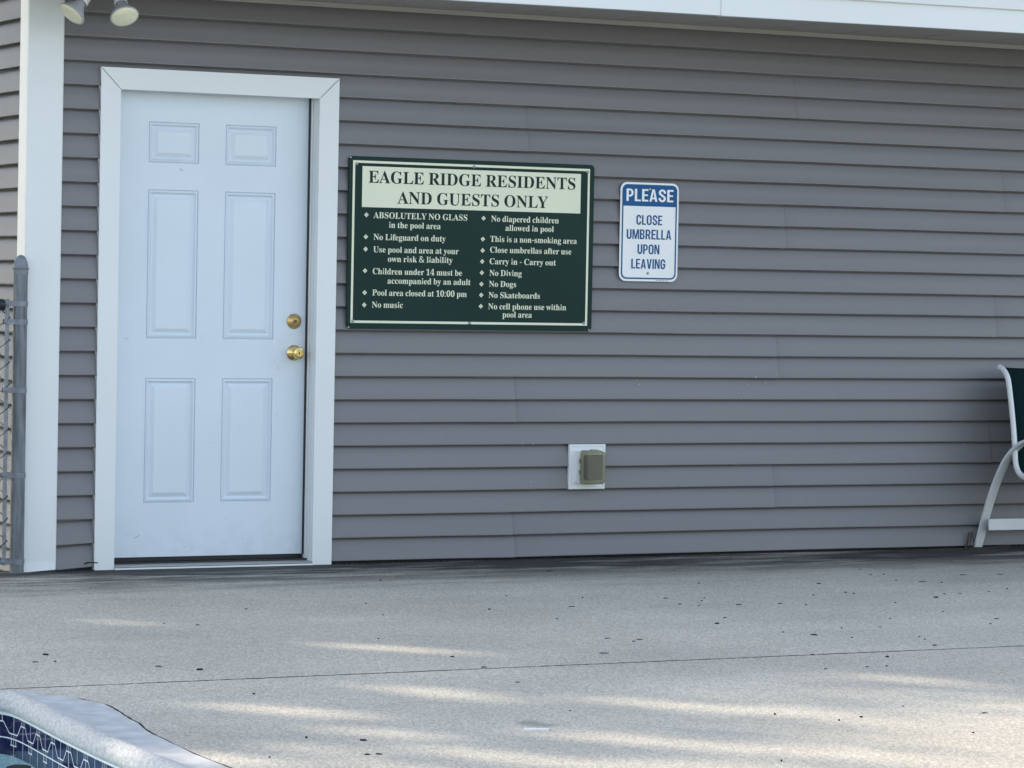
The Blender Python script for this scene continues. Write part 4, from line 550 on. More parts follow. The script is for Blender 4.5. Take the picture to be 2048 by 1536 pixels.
# ---------------------------------------------------------------- rules sign
rs = thing('rules_sign', 'large dark green pool rules board with cream header screwed to the siding', 'sign', (1.75, -.018, 1.022))
SX0, SX1, SZ0, SZ1 = 1.142, 2.356, 1.0225, 1.7755
bm = bmesh.new(); poly_prism(bm, rrect(SX0, SX1, SZ0, SZ1, .018, 4), 'y', -.0255, -.0165)
obj('panel', bm, GREEN, rs, bevel=.0012)
Y1 = -.0264
bm = bmesh.new()
o = (1.159, 2.334, 1.047, 1.758); q = .0105
sheet(bm, [[(o[0], o[2]), (o[1], o[2]), (o[1], o[3]), (o[0], o[3])], [(o[0]+q, o[2]+q), (o[0]+q, o[3]-q), (o[1]-q, o[3]-q), (o[1]-q, o[2]+q)]], lambda a, b: (a, Y1, b))
obj('border_line', bm, CREAM, rs)
bm = bmesh.new(); sheet(bm, [[(1.2045, 1.555), (2.288, 1.555), (2.288, 1.734), (1.2045, 1.734)]], lambda a, b: (a, Y1, b)); obj('header_panel', bm, CREAM, rs)
bm = bmesh.new()
text_mesh(bm, "EAGLE RIDGE RESIDENTS", 1.234, 2.260, 1.662, .0525, 'serif', Y1-.0008); obj('header_line', bm, GREEN, rs)
bm = bmesh.new(); text_mesh(bm, "AND GUESTS ONLY", 1.375, 2.122, 1.5745, .0525, 'serif', Y1-.0008); obj('header_line', bm, GREEN, rs)
for s, a, b, z in (("ABSOLUTELY NO GLASS", 1.261, 1.719, 1.508), ("in the pool area", 1.336, 1.588, 1.467), ("No Lifeguard on duty", 1.263, 1.614, 1.4125),
  ("Use pool and area at your", 1.263, 1.679, 1.358), ("own risk & liability", 1.334, 1.65, 1.3175), ("Children under 14 must be", 1.262, 1.698, 1.262),
  ("accompanied by an adult", 1.334, 1.741, 1.2215), ("Pool area closed at 10:00 pm", 1.262, 1.723, 1.168), ("No music", 1.261, 1.411, 1.115),
  ("No diapered children", 1.838, 2.179, 1.5075), ("allowed in pool", 1.91, 2.154, 1.468), ("This is a non-smoking area", 1.835, 2.273, 1.417),
  ("Close umbrellas after use", 1.835, 2.246, 1.3685), ("Carry in - Carry out", 1.834, 2.168, 1.317), ("No Diving", 1.834, 1.996, 1.265),
  ("No Dogs", 1.833, 1.969, 1.216), ("No Skateboards", 1.832, 2.09, 1.166), ("No cell phone use within", 1.831, 2.225, 1.1155), ("pool area", 1.903, 2.051, 1.0795)):
    bm = bmesh.new(); text_mesh(bm, s, a, b, z, .0262, 'serif', Y1); obj('rule_line', bm, CREAM, rs)
for x, z in ((1.227, 1.521), (1.226, 1.425), (1.226, 1.371), (1.225, 1.276), (1.225, 1.18), (1.224, 1.126), (1.8, 1.521), (1.798, 1.428), (1.798, 1.377), (1.797, 1.328), (1.796, 1.278), (1.795, 1.227), (1.795, 1.178), (1.794, 1.128)):
    bm = bmesh.new()
    for dx, dz in ((0, .0058), (0, -.0058), (.0058, 0), (-.0058, 0)):
        r = .0052
        bm.faces.new([bm.verts.new((x+dx+a*r, Y1, z+dz+b*r)) for a, b in ((1, 0), (0, 1), (-1, 0), (0, -1))])
    obj('bullet', bm, CREAM, rs)
for x, z in ((1.176, 1.742), (1.748, 1.7475), (2.321, 1.743), (1.17, 1.056), (1.739, 1.0525), (2.317, 1.059)):
    bm = bmesh.new(); lathe(bm, [(.0075, 0), (.0072, .002), (.005, .0045), (0, .0055)], (x, Y1+.001, z), (0, -1, 0), 16)
    obj('screw', bm, SCREW, rs, smooth=True)
for x, z, s in ((1.148, 1.770, 1), (1.151, 1.027, -1), (2.345, 1.0285, -1)):
    bm = bmesh.new()
    bm.faces.new([bm.verts.new((x+a*.009, Y1, z+b*.006)) for a, b in ((-.5, -.2), (.3, -.5), (.5, .1), (0, .5), (-.45, .3))])
    obj('worn_corner', bm, SCREW, rs)

# ---------------------------------------------------------------- umbrella sign
us = thing('umbrella_sign', 'small upright white and blue metal sign asking to close the umbrella', 'sign', (2.65, -.016, 1.254))
bm = bmesh.new(); poly_prism(bm, rrect(2.4975, 2.8035, 1.2535, 1.7055, .034, 7), 'y', -.0205, -.0180); obj('panel', bm, SIGNW, us)
Y2 = -.0214
bm = bmesh.new()
out = rrect(2.5065, 2.7945, 1.2635, 1.6965, .027, 7); inn = [(2.5135, 1.5975), (2.7875, 1.5975)]+[p for p in rrect(2.5135, 2.7875, 1.2705, 1.55, .021, 7)][7*1+7+2-1:][::1]
lo = rrect(2.5135, 2.7875, 1.2705, 1.5975, .021, 7); inn = [p for p in lo if p[1] < 1.45]+[(2.7875, 1.5975), (2.5135, 1.5975)]
sheet(bm, [out, inn], lambda a, b: (a, Y2, b)); obj('border_line', bm, BLUE, us)
bm = bmesh.new(); sign_text(bm, "PLEASE", 2.5275, 2.774, 1.6195, .0565, Y2-.0006); obj('header_line', bm, SIGNW, us)
bm = bmesh.new()
for s, a, b, z in (("CLOSE", 2.582, 2.718, 1.5125), ("UMBRELLA", 2.533, 2.767, 1.4465), ("UPON", 2.591, 2.706, 1.3785), ("LEAVING", 2.560, 2.739, 1.3115)):
    bm = bmesh.new(); sign_text(bm, s, a, b, z, .0445, Y2); obj('message_line', bm, BLUE, us)
for x, z in ((2.648, 1.291), (2.650, 1.676)):
    bm = bmesh.new(); lathe(bm, [(.0062, 0), (.006, .002), (.004, .004), (0, .0045)], (x, Y2+.0005, z), (0, -1, 0), 16); obj('screw', bm, SCREW, us, smooth=True)
bm = bmesh.new()
for i in range(18):
    x = 2.690+i*.0036
    if i % 5 == 4: continue
    bm.faces.new([bm.verts.new((x+a, -.0209, 1.2575+b)) for a, b in ((0, 0), (.0024, 0), (.0024, .003), (0, .003))])
obj('maker_line', bm, BLUE, us)

# ---------------------------------------------------------------- outdoor outlet
ob = thing('outdoor_outlet', 'white outlet block with smoky bubble cover low on the siding', 'outlet', (2.353, -.01, .303))
bm = bmesh.new()
prev = None
for ins, y in ((0, -.006), (0, -.019), (.002, -.021), (.010, -.021), (.0125, -.018), (.030, -.018), (.0305, -.023), (.032, -.025), (.05, -.025)):
    r = [bm.verts.new((x, y, z)) for x, z in ((2.259+ins, .302+ins), (2.446-ins, .302+ins), (2.446-ins, .507-ins), (2.259+ins, .507-ins))]
    if prev:
        for k in range(4): bm.faces.new((prev[k], prev[(k+1) % 4], r[(k+1) % 4], r[k]))
    prev = r
bm.faces.new(prev); obj('mounting_block', bm, WHITE, ob)
bm = bmesh.new(); poly_prism(bm, rrect(2.292, 2.412, .331, .478, .006, 3), 'y', -.040, -.0252); obj('base_plate', bm, WHITE, ob, bevel=.0015)
# bubble cover: rounded shell standing off the plate
bm = bmesh.new(); prev = None
X0, X1, Z0, Z1 = 2.303, 2.409, .3265, .481
for ins, y, r in ((0, -.041, .013), (0, -.050, .013), (-.001, -.052, .013), (.002, -.054, .014), (.003, -.094, .016), (.006, -.103, .017), (.012, -.107, .017), (.018, -.1075, .014), (.019, -.1055, .013), (.03, -.1055, .010)):
    lp = rrect(X0+ins, X1-ins, Z0+ins, Z1-ins, max(r-ins*.3, .003), 5); ring = [bm.verts.new((x, y, z)) for x, z in lp]
    if prev:
        for k in range(len(lp)): bm.faces.new((prev[k], prev[(k+1) % len(lp)], ring[(k+1) % len(lp)], ring[k]))
    prev = ring
bm.faces.new(prev)
cv = obj('bubble_cover', bm, SMOKY, ob, smooth=True)
for z in (.372, .422):
    bm = bmesh.new(); lathe(bm, [(.004, 0), (.004, .020)], (2.2995, -.050, z), (0, 0, 1), 12); obj('hinge', bm, SMOKY, cv)
obj('latch', bx(2.342, 2.372, -.088, -.062, .4815, .4875), mat('pale_latch', (.5, .52, .42), .4), cv, bevel=.002)
obj('receptacle', bx(2.324, 2.394, -.092, -.0405, .347, .460), mat('dark_receptacle', (.028, .028, .024), .5), ob, bevel=.003)

# ---------------------------------------------------------------- twin flood light under the eave
fl = thing('flood_light', 'twin white floodlight with two bare reflector bulbs under the eave', 'light', (-.09, -.25, 2.44))
bm = bmesh.new(); lathe(bm, [(.062, 0), (.062, .02), (.05, .03), (.0, .03)], (-.09, -.25, 2.439), (0, 0, -1), 32); obj('mounting_plate', bm, WHITE, fl, smooth=True)
right2 = Vector((.892, -.451, 0)); toward = Vector((-.451, -.892, .0)).normalized()
def lamp(neck_x, neck_z, ix, iz, tilt, piv):
    ax = ((right2*ix+Vector((0, 0, iz))).normalized()*math.cos(tilt)+toward*math.sin(tilt)).normalized()
    nk = Vector((neck_x, -.25, neck_z))
    bm = bmesh.new()
    lathe(bm, [(.0, -.055), (.020, -.055), (.024, -.05), (.024, -.006), (.0275, .0), (.0275, .010), (.0245, .010), (.0235, .0), (.0, .0)], nk, ax, 28)
    tube(bm, [Vector(piv), Vector(piv)*.5+(nk-ax*.05)*.5+Vector((0, 0, -.004)), nk-ax*.052], .010, 10)
    h = obj('lamp_holder', bm, WHITE, fl, smooth=True)
    bm = bmesh.new()
    lathe(bm, [(.0, -.002), (.0185, -.002), (.0185, .012), (.0205, .018), (.024, .026), (.034, .040), (.049, .060), (.058, .071), (.0605, .076), (.0605, .079), (.0590, .0805), (.0565, .0805)], nk, ax, 40)
    bl = obj('bulb', bm, BULB, h, smooth=True)
    bm = bmesh.new(); lathe(bm, [(.0565, .0800), (.054, .0835), (.046, .087), (.032, .0900), (.016, .0915), (.0, .092)], nk, ax, 40)
    obj('bulb_lens', bm, LENS, bl, smooth=True)
lamp(-.166, 2.362, -.575, -.818, R(24), (-.125, -.25, 2.412))
lamp(-.003, 2.364, .34, -.94, R(33), (-.05, -.25, 2.412))

# ---------------------------------------------------------------- chain-link fence
fe = thing('chain_link_fence', 'galvanised chain-link fence with domed end post beside the white corner board', 'fence', (-.349, -.043, GZ))
PXx, PYy, PR = -.3495, -.046, .0295
def post(px, par_name='post'):
    bm = bmesh.new(); lathe(bm, [(PR, GZ-.1), (PR, 1.245)], (px, PYy, 0), (0, 0, 1), 28)
    p = obj(par_name, bm, GALV, fe, smooth=True)
    bm = bmesh.new()
    lathe(bm, [(PR+.002, 1.232), (PR+.002, 1.252), (PR+.0055, 1.253), (PR+.006, 1.257), (PR+.002, 1.260), (PR+.0005, 1.272), (PR-.003, 1.287), (PR-.009, 1.300), (PR-.017, 1.309), (0, 1.313)], (px, PYy, 0), (0, 0, 1), 28)
    obj('post_cap', bm, GALVB, p, smooth=True); return p
pp = post(PXx)
for z in (1.110, 1.034, .750, .396, .036):
    bm = bmesh.new(); hz = .011
    rr = PR+.0025; n = 20; lo = []
    for k in range(n+1):
        t = R(-140+280*k/n); lo.append((PXx+rr*math.cos(t), PYy+rr*math.sin(t)))
    lo = [(PXx-.072, PYy-.007)]+lo[0:1]+lo+[(PXx-.072, PYy+.007)]
    va = [bm.verts.new((x, y, z-hz)) for x, y in lo]; vb = [bm.verts.new((x, y, z+hz)) for x, y in lo]
    for i in range(len(lo)-1): bm.faces.new((va[i], va[i+1], vb[i+1], vb[i]))
    lathe(bm, [(.0065, -.012), (.0065, .014), (0, .016)], (PXx-.064, PYy-.004, z), (0, -1, 0), 10)
    obj('tension_band', bm, GALVB, pp)
obj('tension_bar', bx(PXx-.0645, PXx-.0475, PYy-.003, PYy+.003, .02, 1.128), GALVB, fe, bevel=.001)
post(-2.75)
bm = bmesh.new(); tube(bm, [(PXx-.078, PYy, 1.105), (-2.75, PYy, 1.105)], .019, 16); rail = obj('top_rail', bm, GALV, fe, smooth=True)
bm = bmesh.new(); lathe(bm, [(.021, 0), (.0235, .004), (.0235, .04), (.021, .044)], (PXx-.070, PYy, 1.105), (-1, 0, 0), 20); obj('rail_cup', bm, WIRE, rail, smooth=True)
# woven wire: each wire zig-zags up the fence and hooks its neighbour
bm = bmesh.new(); pit = .0465; xw = PXx-.052
nw = 50
for i in range(nw):
    x = xw-i*pit; pts = []; k = 0; z = .03
    while z < 1.10:
        sx = -pit if k % 2 else 0.
        if i == 0 and k % 2 == 0: pts += [(x+.004, PYy-.006, z-.004), (x+.010, PYy+.001, z), (x+.004, PYy+.007, z+.004)]
        else: pts += [(x+sx+(.002 if not k % 2 else -.002), PYy+(.004 if k % 2 else -.004), z)]
        z += pit; k += 1
    tube(bm, pts, .0020, 5)
obj('chain_link_mesh', bm, WIRE, fe, smooth=True)

# ---------------------------------------------------------------- sling chair
ch = thing('sling_chair', 'white metal patio chair with dark green sling, back against the wall', 'chair', (4.79, -.4, GZ))
XL, XR = 4.522, 5.09
leg2 = [(-.014, -.008), (-.042, .062), (-.081, .160), (-.125, .256), (-.170, .337), (-.226, .417), (-.271, .461), (-.316, .494), (-.372, .521), (-.44, .535), (-.56, .538), (-.66, .520), (-.72, .47), (-.75, .38), (-.775, .2), (-.80, -.008)]
tub = [(-.150, .874), (-.178, .864), (-.206, .842), (-.226, .808), (-.250, .713), (-.272, .609), (-.288, .512), (-.298, .430), (-.310, .396), (-.334, .370), (-.371, .357), (-.42, .356), (-.55, .378), (-.70, .400), (-.78, .404), (-.82, .39), (-.84, .36)]
for X, s in ((XL, 1), (XR, -1)):
    bm = bmesh.new(); bar(bm, catmull([(X, y, z) for y, z in leg2[:11]], 5), .044, .014)
    a = obj('arm_leg', bm, CHAIRW, ch, bevel=.002, smooth=True)
    bm = bmesh.new(); bar(bm, catmull([(X, y, z) for y, z in leg2[10:]], 5), .044, .014); obj('front_leg', bm, CHAIRW, ch, bevel=.002, smooth=True)
    bm = bmesh.new(); tube(bm, catmull([(X+s*.006, y, z) for y, z in tub], 5), .0125, 10, .0145, (1, 0, 0)); obj('side_tube', bm, CHAIRW, ch, smooth=True)
    bm = bmesh.new(); lathe(bm, [(.007, 0), (.007, .03)], (X+s*.004, -.283, .444), (0, -.4, -.4), 10); obj('bolt', bm, SCREW, ch)
bm = bmesh.new(); tp = catmull([(0, y, z) for y, z in tub[:-1]], 4); nx = 10; rows = []
for p in tp:
    row = []
    for i in range(nx+1):
        u = i/nx; x = (XL+.012)*(1-u)+(XR-.012)*u; s = 4*u*(1-u)
        row.append(bm.verts.new((x, p.y+s*(.022 if p.z > .42 else 0), p.z-s*(.014 if p.z <= .42 else .008))))
    rows.append(row)
for a, b in zip(rows, rows[1:]):
    for i in range(nx): bm.faces.new((a[i], a[i+1], b[i+1], b[i]))
sling = obj('sling', bm, SLING, ch, smooth=True)
md = sling.modifiers.new('thickness', 'SOLIDIFY'); md.thickness = .003
obj('cross_bar', bx(XL-.018, XR-.010, -.131, -.119, .082, .138), CHAIRW, ch, bevel=.003)
obj('seat_bar', bx(XL+.008, XR-.008, -.60, -.575, .345, .362), CHAIRW, ch, bevel=.003)

# dry stalks caught beside the chair foot
bm = bmesh.new()
tube(bm, [(4.445, -.025, GZ), (4.452, -.03, .030), (4.462, -.026, .066)], [.006, .0055, .004], 6); tube(bm, [(4.462, -.03, GZ), (4.470, -.03, .05), (4.472, -.03, .07)], .003, 5)
tube(bm, [(4.476, -.028, .068), (4.486, -.03, .02), (4.488, -.03, GZ)], .0022, 5); tube(bm, [(4.40, -.07, GZ+.003), (4.47, -.06, GZ+.006), (4.58, -.055, GZ+.005), (4.70, -.03, GZ+.01)], .0028, 5)
tag(obj('dry_stalk', bm, TWIG), 'tuft of dry brown stalks standing by the chair foot at the wall', 'twig')
bm = bmesh.new()
tube(bm, [(.085-.12, -.024, .022), (.0, -.026, .022), (.012, -.03, .020)], .0022, 5)
tube(bm, [(-.045, -.024, .016), (-.028, -.026, .024)], .003, 5)
tag(obj('dead_twig', bm, CHIP), 'thin black twig caught on the lowest siding beside the door casing', 'twig')

# ---------------------------------------------------------------- pool
PC = [(-1.466, -5.21), (-1.465, -5.03), (-1.456, -4.83), (-1.435, -4.58), (-1.405, -4.41), (-1.392, -4.28), (-1.374, -4.165), (-1.363, -4.05), (-1.373, -3.957), (-1.40, -3.852), (-1.451, -3.754), (-1.505, -3.675), (-1.58, -3.640)]
# coping outline: right edge (as measured), far edge, left edge, near edge
outer = [(-1.50, -11.2), (-1.48, -8.0), (-1.468, -6.0)]+PC+[(-1.75, -3.632), (-2.4, -3.632), (-4.5, -3.632), (-6.3, -3.632), (-6.6, -3.70), (-6.75, -3.95), (-6.8, -4.4), (-6.8, -8), (-6.8, -11.2), (-6.65, -11.55), (-6.3, -11.7), (-4, -11.7), (-2, -11.7), (-1.65, -11.55)]
outer = [(p.x, p.y) for p in catmull([(x, y, 0) for x, y in outer+[outer[0]]], 5)][:-1]
# tile face: smooth curve fitted to the waterline
inner = [(-1.66, -11.0), (-1.645, -8.0), (-1.630, -5.6), (-1.626, -4.85), (-1.612, -4.46), (-1.602, -4.28), (-1.587, -4.05), (-1.579, -3.88), (-1.592, -3.785), (-1.64, -3.735), (-1.75, -3.722), (-2.4, -3.72), (-4.5, -3.72), (-6.3, -3.72), (-6.55, -3.85), (-6.62, -4.1), (-6.64, -4.5), (-6.64, -8), (-6.64, -11.1), (-6.55, -11.4), (-6.2, -11.5), (-4, -11.5), (-2.1, -11.5), (-1.75, -11.4)]
inner = [(p.x, p.y) for p in catmull([(x, y, 0) for x, y in inner+[inner[0]]], 10)][:-1]
pool = thing('swimming_pool', 'in-ground pool with rounded concrete coping and navy patterned waterline tiles', 'pool', (-4, -7.5, GZ))
def nearest(p, L):
    return min(((q[0]-p[0])**2+(q[1]-p[1])**2, q) for q in L)[1]
def offs(i, L, d):
    a, b = Vector((*L[i-1], 0)), Vector((*L[(i+1) % len(L)], 0)); t = (b-a).normalized()
    return (L[i][0]+t.y*d, L[i][1]-t.x*d)      # to the right of travel = outwards for this winding
# bullnose lip swept round the tile line
prof = [(-.004, -.052), (-.016, -.051), (-.024, -.043), (-.027, -.030), (-.024, -.012), (-.014, .002), (.002, .009), (.018, .008), (.032, .001), (.043, -.007), (.052, -.012)]
bm = bmesh.new(); rings = []
for i in range(len(inner)):
    hh = .0025*smooth_noise(i*.21); ring = []
    for d, z in prof:
        x, y = offs(i, inner, d+.3*hh); ring.append(bm.verts.new((x, y, z+(hh if z > -.02 else 0))))
    rings.append(ring)
for i in range(len(rings)):
    a, b = rings[i], rings[(i+1) % len(rings)]
    for k in range(len(prof)-1): bm.faces.new((a[k], a[k+1], b[k+1], b[k]))
lip = obj('coping_lip', bm, COPE, pool, smooth=True)
# trowelled ledge between lip and deck joint
bm = bmesh.new()
inn2 = [offs(i, inner, .046) for i in range(len(inner))]
rows = []
for i, p in enumerate(inn2):
    q = nearest(p, outer) if False else None
    x, y = inner[i]
    nx_, ny_ = offs(i, inner, 1.0); d = Vector((nx_-x, ny_-y, 0)).normalized()
    # march outwards to the outer outline
    best = None
    for j in range(len(outer)):
        a, b = outer[j], outer[(j+1) % len(outer)]
        den = d.x*(b[1]-a[1])-d.y*(b[0]-a[0])
        if abs(den) < 1e-9: continue
        t = ((a[0]-x)*(b[1]-a[1])-(a[1]-y)*(b[0]-a[0]))/den; s = ((a[0]-x)*d.y-(a[1]-y)*d.x)/den
        if t > 0 and 0 <= s <= 1 and (best is None or t < best): best = t
    t = best or .16
    t = min(t, .34)
    row = []
    for f in (0, .12, .3, .55, .8, .96, 1.0):
        dd = .040+(t-.040)*f; z = -.0105-.004*math.sin(f*math.pi)+.0016*smooth_noise(i*.35+f*5)
        if f == 1.0: z = -.0165
        row.append(bm.verts.new((x+d.x*dd, y+d.y*dd, z)))
    rows.append(row)
for i in range(len(rows)):
    a, b = rows[i], rows[(i+1) % len(rows)]
    for k in range(6):
        try: bm.faces.new((a[k], a[k+1], b[k+1], b[k]))
        except ValueError: pass
obj('coping_ledge', bm, COPEFLAT, pool, smooth=True)
def ribbon(bm, L, d, z0, z1, rng=None, closed=True):
    n = len(L); v0 = [bm.verts.new((*offs(i, L, d), z0)) for i in range(n)]; v1 = [bm.verts.new((*offs(i, L, d), z1)) for i in range(n)]
    for i in range(n): bm.faces.new((v0[i], v0[(i+1) % n], v1[(i+1) % n], v1[i]))
bm = bmesh.new(); ribbon(bm, inner, 0, -.180, -.052); tileband = obj('tile_band', bm, TILE, pool, smooth=True)
bm = bmesh.new(); ribbon(bm, inner, -.0075, -.0620, -.0512)
v = bm.verts; ribbon(bm, inner, -.0015, -.0630, -.0620); obj('grout_line', bm, GROUT, pool)
bm = bmesh.new(); ribbon(bm, inner, .0, -1.3, -.180); sheet(bm, [inner], lambda a, b: (a, b, -1.3)); obj('basin', bm, PLASTER, pool)
# white line pattern and joints on the visible tile run
cum = [0.]; NV = len(inner)
order = list(range(NV))
st = min(range(NV), key=lambda i: (inner[i][0]+1.575)**2+(inner[i][1]+3.73)**2)
seq = [(st+60-k) % NV for k in range(0, NV-1)]
P2 = [Vector((*offs(i, inner, -.0016), 0)) for i in seq]
for a, b in zip(P2, P2[1:]): cum.append(cum[-1]+(b-a).length)
def at(s):
    s = max(0, min(cum[-1]-1e-6, s))
    for k in range(len(cum)-1):
        if cum[k+1] >= s:
            t = (s-cum[k])/max(1e-9, cum[k+1]-cum[k]); return P2[k].lerp(P2[k+1], t)
s_ref = min(range(len(P2)), key=lambda k: (P2[k].x+1.59)**2+(P2[k].y+3.92)**2); s0 = cum[s_ref]
bm = bmesh.new()
def stroke(s1, z1, s2, z2, wd):
    n = max(1, int(abs(s2-s1)/.02)); L_ = math.hypot(s2-s1, z2-z1); nx_, nz_ = -(z2-z1)/L_*wd/2, (s2-s1)/L_*wd/2
    pr = None
    for i in range(n+1):
        t = i/n; s = s1+(s2-s1)*t; z = z1+(z2-z1)*t
        a = at(s+nx_); b = at(s-nx_); q = [bm.verts.new((a.x, a.y, z+nz_)), bm.verts.new((b.x, b.y, z-nz_))]
        if pr: bm.faces.new((pr[0], pr[1], q[1], q[0]))
        pr = q
PER = .1655; TT = -.0630; ROW = .0655
for k in range(-40, 220):
    c = s0+k*PER
    if not cum[2]+.12 < c < cum[-3]-.12: continue
    for r in range(2):
        t0 = TT-r*ROW; cc = c if r % 2 == 0 else c+PER/2
        pk, tr = t0-.019, t0-.051
        a, b = .022, PER/2-.030
        for dx in (-a*.75, a*.75): stroke(cc+dx, t0, cc+dx, pk, .0022)
        stroke(cc-a, pk, cc+a, pk, .0034)
        if r: continue
        stroke(cc+a, pk, cc+b, tr, .0030); stroke(cc-a, pk, cc-b, tr, .0030)
        stroke(cc+b, tr, cc+PER-b, tr, .0034)
        stroke(cc, t0, cc, t0-2*ROW, .0026); stroke(cc+PER/2, t0, cc+PER/2, t0-2*ROW, .0022)
        for dx in (PER/2-.018, PER/2+.018): stroke(cc+dx, tr, cc+dx, t0-ROW-.018, .0018)
for r in (1, 2, 3): stroke(cum[2], TT-r*ROW, cum[-3], TT-r*ROW, .0036)
obj('tile_pattern', bm, GROUT, tileband)
bm = bmesh.new(); sheet(bm, [inner], lambda a, b: (a, b, -.163)); wo = struct(obj('pool_water', bm, WATER))
if wo.data.polygons[0].normal.z < 0: wo.data.flip_normals()
bm = bmesh.new()
poly_prism(bm, [(-1.668+.030*math.cos(t)*(1+.2*math.cos(2*t)), -4.155+.045*math.sin(t)) for t in [i*math.pi/8 for i in range(16)]], 'z', -.1620, -.1605)
for v in bm.verts: v.co.z += .004*(v.co.x+1.7)*10
tag(obj('dark_oval', bm, CHIP), 'dark oval shape lying on the pool water below the tiles', 'leaf')  # dark oval disc set at the water surface

# ---------------------------------------------------------------- deck and ground
random.seed(3)
def wavy(x0, x1, y, amp, n):
    return [(x0+(x1-x0)*i/n, y+amp*(random.random()-.5)) for i in range(n+1)]
JY = -3.600
bm = bmesh.new()
e1 = wavy(-14, 14, JY+.007, .007, 1400); e2 = wavy(-14, 14, JY-.007, .007, 1400)
farp = e1+[(14, .05), (-14, .05)]
for e in (e1, e2):
    pass
sheet(bm, [farp], lambda a, b: (a, b, GZ))
oh = [(x+.004*(random.random()-.5), y+.004*(random.random()-.5)) for x, y in [offs(i, outer, .0012) for i in range(len(outer))]]
# keep the far slab's pool corner clear of the joint
sheet(bm, [[(-14, -26), (14, -26)]+e2[::-1], oh], lambda a, b: (a, b, GZ))
vs = {}
struct(obj('pool_deck', bm, DECK))
bm = bmesh.new(); sheet(bm, [[(-14, -26), (14, -26), (14, .05), (-14, .05)], [offs(i, outer, -.05) for i in range(len(outer))]], lambda a, b: (a, b, GZ-.008)); struct(obj('expansion_joint', bm, JOINT))
bm = bmesh.new(); sheet(bm, [[(-700, -700), (700, -700), (700, 700), (-700, 700)], [(-13.9, -25.9), (13.9, -25.9), (13.9, .04), (-13.9, .04)]], lambda a, b: (a, b, GZ-.03)); struct(obj('lawn', bm, GRASS))

# ---------------------------------------------------------------- litter on the deck
def ground_at(u, v):
    d = rt*((u-1024)/6333.84)+up*((768-v)/6333.84)+fw; t = (GZ-CAM.z)/d.z; return CAM+d*t
def mesh_chip(kind, seed):
    random.seed(seed); bm = bmesh.new()
    if kind == 'chip':
        n = 9; r1 = [(.5*math.cos(2*math.pi*i/n)*(1+.35*(random.random()-.5)), .32*math.sin(2*math.pi*i/n)*(1+.5*(random.random()-.5))) for i in range(n)]
        poly_prism(bm, r1, 'z', .02, .22)
        for v in bm.verts:
            if v.co.z > .1: v.co.x *= .8; v.co.y *= .8; v.co.z += .1*(random.random()-.5)
    else:
        k = .12*(random.random()-.5)
        tube(bm, [(-.5, k, .06), (-.2, -k, .08), (.1, k*.6, .10), (.5, -k*1.2, .06)], [.05, .065, .06, .03] if kind == 'twig' else [.10, .15, .13, .06], 6)
    bmesh.ops.recalc_face_normals(bm, faces=bm.faces)
    me = bpy.data.meshes.new(kind); bm.to_mesh(me); bm.free(); me.materials.append({'chip': CHIP, 'twig': TWIG2, 'flake': CHIP}[kind]); return me
PROT = {k: [mesh_chip(k, s) for s in range(5)] for k in ('chip', 'twig', 'flake')}
def m4(l): return [(1300+a/2.738, 1080+b/2.738, c/2.738, t) for a, b, c, t in l]
def m3(l): return [(600+a/2.56, 1080+b/2.56, c/2.56, t) for a, b, c, t in l]
def m5(l): return [(a/2.926, 1080+b/2.926, c/2.926, t) for a, b, c, t in l]
F, T, K = 'flake', 'twig', 'chip'
LIT = m4([(268, 238, 12, F), (925, 240, 26, F), (1350, 223, 20, T), (1495, 230, 44, T), (1597, 234, 12, F), (1715, 193, 36, T), (1918, 190, 32, T), (1150, 162, 18, T), (1210, 193, 18, T), (1280, 190, 14, T), (895, 303, 14, F), (1072, 288, 18, F), (1116, 294, 18, T), (1566, 316, 28, K), (1612, 297, 12, F), (1700, 295, 20, T), (1855, 283, 14, F), (1955, 268, 12, F), (88, 321, 30, T), (165, 352, 20, F), (283, 334, 14, T), (270, 360, 12, T), (488, 356, 34, T), (713, 351, 32, T), (855, 357, 14, T), (1343, 346, 12, F), (1605, 394, 10, F), (412, 428, 22, T), (368, 459, 26, K), (1315, 433, 16, T), (1898, 434, 30, T), (1865, 461, 14, F), (1050, 484, 12, F), (1260, 479, 10, F), (728, 507, 14, T), (900, 521, 40, F), (1106, 535, 12, F), (1475, 533, 14, T), (1505, 545, 10, F), (1560, 578, 28, F), (890, 630, 22, F), (1300, 642, 22, K), (1296, 692, 14, F), (1190, 698, 22, T), (962, 708, 18, T), (683, 957, 12, K), (1035, 990, 12, K), (1155, 971, 18, K), (1832, 950, 40, T), (1770, 1057, 14, F), (720, 1212, 9, K), (130, 170, 9, F), (297, 319, 9, F), (1385, 912, 9, F)])
LIT += m3([(412, 208, 10, K), (338, 326, 9, F), (970, 357, 14, K), (425, 385, 10, T), (1057, 288, 12, T), (1392, 343, 34, T), (1315, 404, 12, F), (1277, 162, 30, T), (402, 507, 9, F), (780, 599, 22, F), (942, 653, 30, F), (1115, 731, 26, T), (33, 1014, 12, K), (323, 1027, 36, K), (345, 1100, 30, F), (405, 1098, 36, F), (1382, 876, 9, F), (1557, 582, 50, T), (1740, 512, 36, T), (1710, 521, 20, T), (1575, 506, 28, T), (1447, 297, 10, F)])
LIT += m5([(268, 673, 38, K), (208, 717, 40, T), (323, 713, 14, F), (928, 741, 38, F), (1168, 761, 40, K), (1485, 904, 16, K), (1793, 1160, 16, F), (1577, 1274, 10, F), (1442, 406, 20, T), (1158, 500, 24, T), (960, 493, 12, T)])
random.seed(11)
NAMES = {'chip': ('bark_chip', 'lump of dark bark'), 'twig': ('twig_scrap', 'thin dark twig'), 'flake': ('bark_flake', 'flat dark bark flake')}
big = {}
